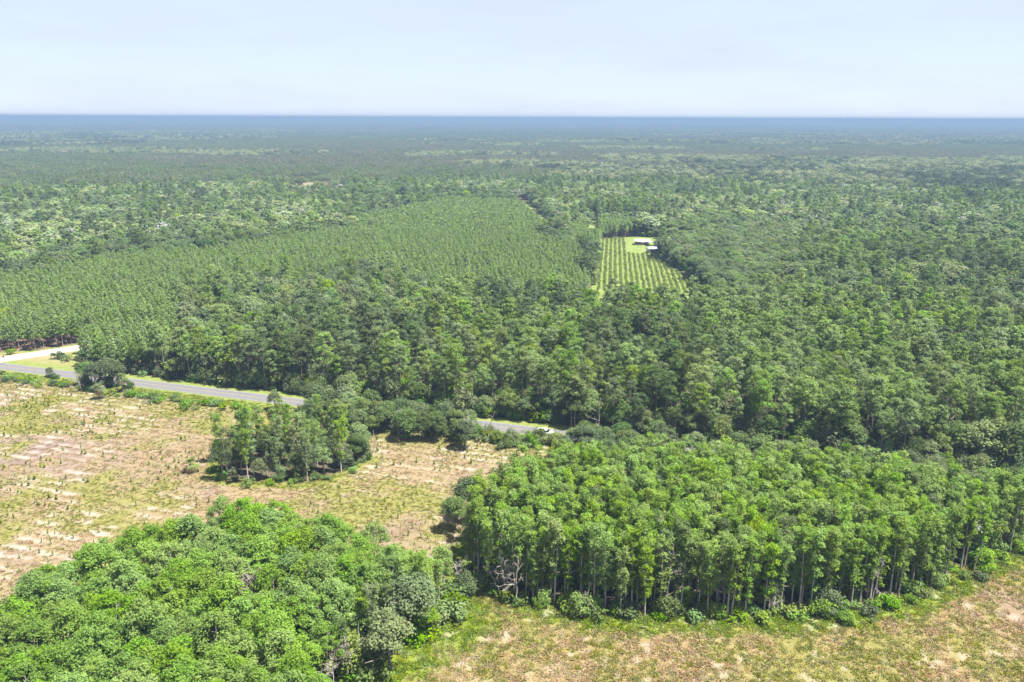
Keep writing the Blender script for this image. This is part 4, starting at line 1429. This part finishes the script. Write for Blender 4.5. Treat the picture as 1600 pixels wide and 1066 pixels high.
# ------------------------------------------------------------------ cabbage palms
def palm(loc, h, seed, label, skirt=True):
    r_ = np.random.RandomState(seed)
    e = link('palm_tree', None, None, (*loc, 0))
    tag(e, label, 'palm', 'cabbage palms on the stubble field')
    link('trunk', mesh_np('palm_trunk', *tube([(0, 0, -0.2), (0.05, 0, h * 0.5), (0, 0.05, h)], [0.24, 0.2, 0.2], 8), mats=[M['bark_pine']], smooth_shade=True), e)

    def fronds(k, el0, el1, ln):
        vs, tn = [], []
        for i in range(k):
            w, el = i * 2.399 + r_.rand(), r_.uniform(el0, el1)
            d = np.array([math.cos(w) * math.cos(el), math.sin(w) * math.cos(el), math.sin(el)])
            side = np.array([-math.sin(w), math.cos(w), 0])
            up = np.cross(d, side)
            st = ln * r_.uniform(0.35, 0.5)
            b0 = np.array([0, 0, h]) + d * st
            for j_ in range(11):
                f_ = (j_ - 5) / 5 * 1.15
                q_ = d * math.cos(f_) + side * math.sin(f_) - np.array([0, 0, 0.35])
                tip = b0 + q_ * ln * 0.72
                wv = side * 0.055 + up * 0.02
                vs += [b0 - wv, b0 + wv, tip + wv * 0.4, tip - wv * 0.4]
                tn += [r_.rand()] * 4
            ws = side * 0.03
            vs += [np.array([0, 0, h]) - ws, np.array([0, 0, h]) + ws, b0 + ws, b0 - ws]
            tn += [0.3] * 4
        return np.array(vs), np.arange(len(vs)).reshape(-1, 4), np.array(tn)
    v, f, tn = fronds(26, -0.25, 1.35, 1.9)
    link('crown', mesh_np('palm_crown', v, f, mats=[M['palm']], attrs={'tint': tn}), e)
    if skirt:
        v, f, tn = fronds(14, -1.25, -0.5, 1.5)
        link('dead_frond_skirt', mesh_np('palm_skirt', v, f, mats=[M['palm_dead']], attrs={'tint': tn}), e)


palm(P(299, 738), 2.1, 1, 'lone squat palm standing in the stubble field')
palm(P(156, 623), 3.0, 2, 'squat palm with dead frond skirt at the field corner')
palm(P(192, 612), 4.2, 3, 'taller palm beside the dark tree at the field corner')
palm(P(553, 716), 2.0, 4, 'small palm at the foot of the clump')
palm(P(614, 592), 5.0, 5, 'yellowish palm among the roadside pines', True)
for i, (a, b, s_, lf, lb) in enumerate([
        (150, 608, 0.85, 'oak', 'dark tree behind the squat palm at the field corner'), (172, 604, 0.95, 'oak', 'dark leafy tree next to the taller palm'), (136, 601, 0.75, 'hard', 'grey green tree by the leaning bare tree'),
        (378, 668, 0.5, 'hard', 'slim small tree between the clump and the road'), (430, 640, 0.55, 'oak', 'small dark tree close to the paved road'), (490, 640, 0.85, 'oak', 'big dark oak overhanging the paved road'), (78, 588, 0.3, 'oak', 'low dark thicket tree by the paved road')]):
    xq, yq = P(a, b)
    place_tree('field_edge_tree', 'oak', xq, yq, i * 1.7, s_, i % 4, lb, 'tree', None, lf)

# ------------------------------------------------------------------ boxes and extrusions for built things
def box(x0, x1, y0, y1, z0, z1):
    v = np.array([(x0, y0, z0), (x1, y0, z0), (x1, y1, z0), (x0, y1, z0), (x0, y0, z1), (x1, y0, z1), (x1, y1, z1), (x0, y1, z1)], float)
    f = np.array([[0, 3, 2, 1], [4, 5, 6, 7], [0, 1, 5, 4], [1, 2, 6, 5], [2, 3, 7, 6], [3, 0, 4, 7]])
    return v, f


def bevel_mesh(v, f, mat, name, w):
    me = mesh_np(name, v, f, mats=[mat])
    b = bmesh.new()
    b.from_mesh(me)
    bmesh.ops.bevel(b, geom=b.edges[:], offset=w, segments=2, affect='EDGES', clamp_overlap=True)
    b.to_mesh(me)
    b.free()
    return me


roof_m = plain('white_metal_roof', (0.30, 0.31, 0.33), (0.38, 0.38, 0.40), 0.5, 0.5)
wall_m = plain('tan_siding', (0.30, 0.25, 0.22), (0.38, 0.33, 0.29), 0.8)
dark_m = plain('dark_window_glass', (0.02, 0.025, 0.03), None, rough=0.15, spec=0.5)
trim_m = plain('white_trim', (0.68, 0.67, 0.65))
post_m = plain('porch_wood', (0.22, 0.17, 0.14), (0.3, 0.25, 0.2), 2.0)


def gable(w, d, z0, rise, over):
    """roof shell over a w x d plan, ridge along x"""
    a, b = w / 2 + over, d / 2 + over
    t_ = 0.12
    ribs = []
    v = np.array([(-a, -b, z0), (a, -b, z0), (a, 0, z0 + rise), (-a, 0, z0 + rise), (a, b, z0), (-a, b, z0)], float)
    up = np.array([0, 0, t_])
    v = np.concatenate([v, v + up])
    f = np.array([[6, 7, 8, 9], [9, 8, 10, 11], [1, 0, 3, 2], [2, 3, 5, 4], [0, 1, 7, 6], [5, 11, 10, 4], [1, 2, 8, 7], [2, 4, 10, 8], [0, 6, 9, 3], [3, 9, 11, 5]])
    out = [(v, f)]
    for i in range(int(w / 0.9) + 1):       # standing seams
        xx = -a + 0.2 + i * (2 * a - 0.4) / int(w / 0.9)
        for s in (-1, 1):
            q_ = np.array([(xx - 0.03, s * b, z0 + t_ + 0.004), (xx + 0.03, s * b, z0 + t_ + 0.004), (xx + 0.03, 0, z0 + rise + t_ + 0.004), (xx - 0.03, 0, z0 + rise + t_ + 0.004)])
            q_ = np.concatenate([q_, q_ + np.array([0, 0, 0.05])])
            out.append((q_, np.array([[4, 5, 6, 7], [0, 1, 5, 4], [1, 2, 6, 5], [3, 0, 4, 7]])))
    return join(out)


hx_, hy_ = P(1003, 382)
hs_ = link('farmhouse', None, None, (hx_, hy_, 0))
hs_.rotation_euler[2] = math.radians(-7)
hs_.scale = (0.78, 0.78, 0.78)
tag(hs_, 'long low farmhouse with white metal roof at the head of the orchard', 'house')
link('wall', mesh_np('house_wall', *join([box(-6.2, 6.2, -2.2, 3.2, 0, 2.7)]), mats=[wall_m]), hs_)
link('roof', mesh_np('house_roof', *gable(12.6, 8.4, 2.7, 1.7, 0.35), mats=[roof_m]), hs_)
link('gable_wall', mesh_np('house_gable', np.array([(-6.19, -2.19, 2.7), (-6.19, 3.19, 2.7), (-6.19, 0.4, 4.1), (6.19, -2.19, 2.7), (6.19, 3.19, 2.7), (6.19, 0.4, 4.1)]), None, np.array([[0, 1, 2], [3, 5, 4]]), mats=[wall_m]), hs_)
for a in (-4.6, -2.2, 3.0, 5.0):
    w_ = link('window', mesh_np('house_window', *box(a - 0.55, a + 0.55, -2.24, -2.18, 0.95, 2.1), mats=[dark_m]), hs_)
    link('frame', mesh_np('window_frame', *join([box(a - 0.65, a + 0.65, -2.27, -2.2, 2.1, 2.2), box(a - 0.65, a + 0.65, -2.27, -2.2, 0.85, 0.95), box(a - 0.65, a - 0.55, -2.27, -2.2, 0.95, 2.1), box(a + 0.55, a + 0.65, -2.27, -2.2, 0.95, 2.1)]), mats=[trim_m]), w_)
link('door', mesh_np('house_door', *box(0.2, 1.2, -2.25, -2.18, 0.05, 2.15), mats=[trim_m]), hs_)
for a in (-6.2, -3.1, 0, 3.1, 6.2):
    link('porch_post', mesh_np('porch_post', *box(a - 0.08, a + 0.08, -4.1, -3.94, 0, 2.72), mats=[post_m]), hs_)
link('porch_floor', mesh_np('porch_floor', *box(-6.3, 6.3, -4.2, -2.2, 0, 0.18), mats=[post_m]), hs_)
for nm, pos, w, d, hgt, rise, ang, lb in (('carport', P(1018, 384), 5.0, 4.2, 2.3, 0.6, -7, 'small white-roofed carport at the end of the farmhouse'), ('farm_shed', P(1018, 395), 5.5, 4.6, 2.6, 1.0, 8, 'white-roofed grey shed half hidden beside the big oaks')):
    e = link(nm, None, None, (*pos, 0))
    e.rotation_euler[2] = math.radians(ang)
    tag(e, lb, 'shed')
    link('roof', mesh_np(nm + '_roof', *gable(w, d, hgt, rise, 0.25), mats=[roof_m]), e)
    if nm == 'farm_shed':
        link('wall', mesh_np('shed_wall', *box(-w / 2, w / 2, -d / 2, d / 2, 0, hgt), mats=[wall_m]), e)
        link('door', mesh_np('shed_door', *box(-1.1, 1.1, -d / 2 - 0.06, -d / 2 - 0.003, 0, 2.2), mats=[dark_m]), e)
    else:
        for sx in (-1, 1):
            for sy in (-1, 1):
                link('post', mesh_np('carport_post', *box(sx * w * 0.46 - 0.06, sx * w * 0.46 + 0.06, sy * d * 0.46 - 0.06, sy * d * 0.46 + 0.06, 0, hgt + 0.05), mats=[post_m]), e)

# the white vehicle on the visible stretch of road
car_m = plain('white_car_paint', (0.78, 0.78, 0.78), None, rough=0.3, spec=0.5)
tyre_m = plain('tyre_rubber', (0.02, 0.02, 0.02))
rim_m = plain('wheel_rim', (0.5, 0.5, 0.52), None, rough=0.35, metallic=0.8)
red_m = plain('tail_light', (0.4, 0.02, 0.02), None, rough=0.3)
lamp_m = plain('headlight_glass', (0.7, 0.72, 0.75), None, rough=0.15)
cu = uv(*P(853, 677))[0]
cxy = xy(cu, -1.5)
car = link('parked_car', None, None, (*cxy, 0.03))
car.rotation_euler[2] = math.atan2(RD[1], RD[0])
tag(car, 'small white car with dark windows on the visible stretch of road', 'car')


def prism(prof, y0, y1, inset=0.0):
    """side profile (x, z) drawn out across the car; the far corners pulled in by inset"""
    k_ = len(prof)
    v = np.array([(a, y0, b) for a, b in prof] + [(a, y1, b) for a, b in prof], float)
    qs = [[i, i + k_, (i + 1) % k_ + k_, (i + 1) % k_] for i in range(k_)]
    return v, np.array(qs), [list(range(k_)), list(range(2 * k_ - 1, k_ - 1, -1))]


def prism_mesh(name, prof, y0, y1, mat, bev=0.0, taper=None):
    v, qs, caps = prism(prof, y0, y1)
    if taper:
        z0, z1, s_ = taper
        v[:, 1] *= 1 - s_ * np.clip((v[:, 2] - z0) / (z1 - z0), 0, 1)
    b = bmesh.new()
    vv_ = [b.verts.new(q_) for q_ in v]
    for f in list(qs) + caps:
        b.faces.new([vv_[i] for i in f])
    bmesh.ops.recalc_face_normals(b, faces=b.faces[:])
    if bev:
        bmesh.ops.bevel(b, geom=b.edges[:], offset=bev, segments=2, affect='EDGES', clamp_overlap=True)
    me = bpy.data.meshes.new(name)
    b.to_mesh(me)
    b.free()
    me.materials.append(mat)
    return me


body = link('body', prism_mesh('car_body', [(-2.25, 0.35), (-1.75, 0.28), (1.9, 0.28), (2.3, 0.4), (2.3, 0.75), (1.3, 0.98), (-2.2, 1.0), (-2.3, 0.7)], -0.9, 0.9, car_m, 0.06), car)
link('cabin', prism_mesh('car_cabin', [(-2.1, 0.98), (1.25, 0.97), (0.55, 1.52), (-1.75, 1.56)], -0.84, 0.84, dark_m, 0.04, (0.97, 1.55, 0.16)), car)
link('roof', prism_mesh('car_roof', [(0.62, 1.50), (0.45, 1.58), (-1.7, 1.62), (-1.85, 1.52)], -0.70, 0.70, car_m, 0.03), car)
for sx in (-1.42, 1.42):
    for sy in (-0.82, 0.82):
        w_ = link('wheel', mesh_np('car_tyre', *tube([(sx, sy - 0.1, 0.32), (sx, sy - 0.09, 0.32), (sx, sy + 0.09, 0.32), (sx, sy + 0.1, 0.32)], [0.27, 0.33, 0.33, 0.27], 16), mats=[tyre_m], smooth_shade=True), car)
        o_y = sy + (0.085 if sy > 0 else -0.085)
        rv = np.array([(sx, o_y, 0.32)] + [(sx + 0.22 * math.cos(a), o_y, 0.32 + 0.22 * math.sin(a)) for a in np.linspace(0, 6.283, 13)[:-1]])
        link('rim', mesh_np('wheel_rim', rv, None, np.array([[0, 1 + i, 1 + (i + 1) % 12] for i in range(12)]), mats=[rim_m]), w_)
for sy in (-0.62, 0.62):
    link('headlight', mesh_np('headlight', *box(2.2, 2.32, sy - 0.18, sy + 0.18, 0.62, 0.76), mats=[lamp_m]), car)
    link('tail_light', mesh_np('tail_light', *box(-2.32, -2.22, sy - 0.14, sy + 0.14, 0.68, 0.9), mats=[red_m]), car)

# sign at the junction
sg = link('road_sign', None, None, (*P(7, 568), 0))
tag(sg, 'small dark sign on a post at the road junction', 'sign')
link('post', mesh_np('sign_post', *tube([(0, 0, -0.2), (0, 0, 1.4), (0, 0, 2.6)], [0.05, 0.05, 0.05], 6), mats=[plain('sign_post_steel', (0.18, 0.18, 0.18))]), sg)
oc = [(0.38 * math.cos(a + math.pi / 8), 0.38 * math.sin(a + math.pi / 8)) for a in np.arange(8) * math.pi / 4]
sv = np.array([(a, -0.08, 2.3 + b) for a, b in oc] + [(a, -0.05, 2.3 + b) for a, b in oc])
sf = [[i, (i + 1) % 8, (i + 1) % 8 + 8, i + 8] for i in range(8)]
st_ = [[0, i, i + 1] for i in range(1, 7)] + [[8, 8 + i + 1, 8 + i] for i in range(1, 7)]
link('sign_plate', mesh_np('sign_plate', sv, np.array(sf), np.array(st_), mats=[plain('sign_back', (0.12, 0.12, 0.12), None, rough=0.5)]), sg)

# ------------------------------------------------------------------ haze
hm, n, l = new_mat('haze_air')
pv = n.new('ShaderNodeVolumePrincipled')
pv.inputs['Color'].default_value = (0.160, 0.240, 0.355, 1)
pv.inputs['Density'].default_value = 0.00030
pv.inputs['Anisotropy'].default_value = 0.0
o_ = n.new('ShaderNodeOutputMaterial')
l.new(pv.outputs[0], o_.inputs['Volume'])
hz = link('haze', mesh_np('haze', *box(-46000, 46000, -2500, 41000, -1.2, 86.0), mats=[hm]))
tag(hz, 'pale blue summer haze over the forest', kind='stuff')
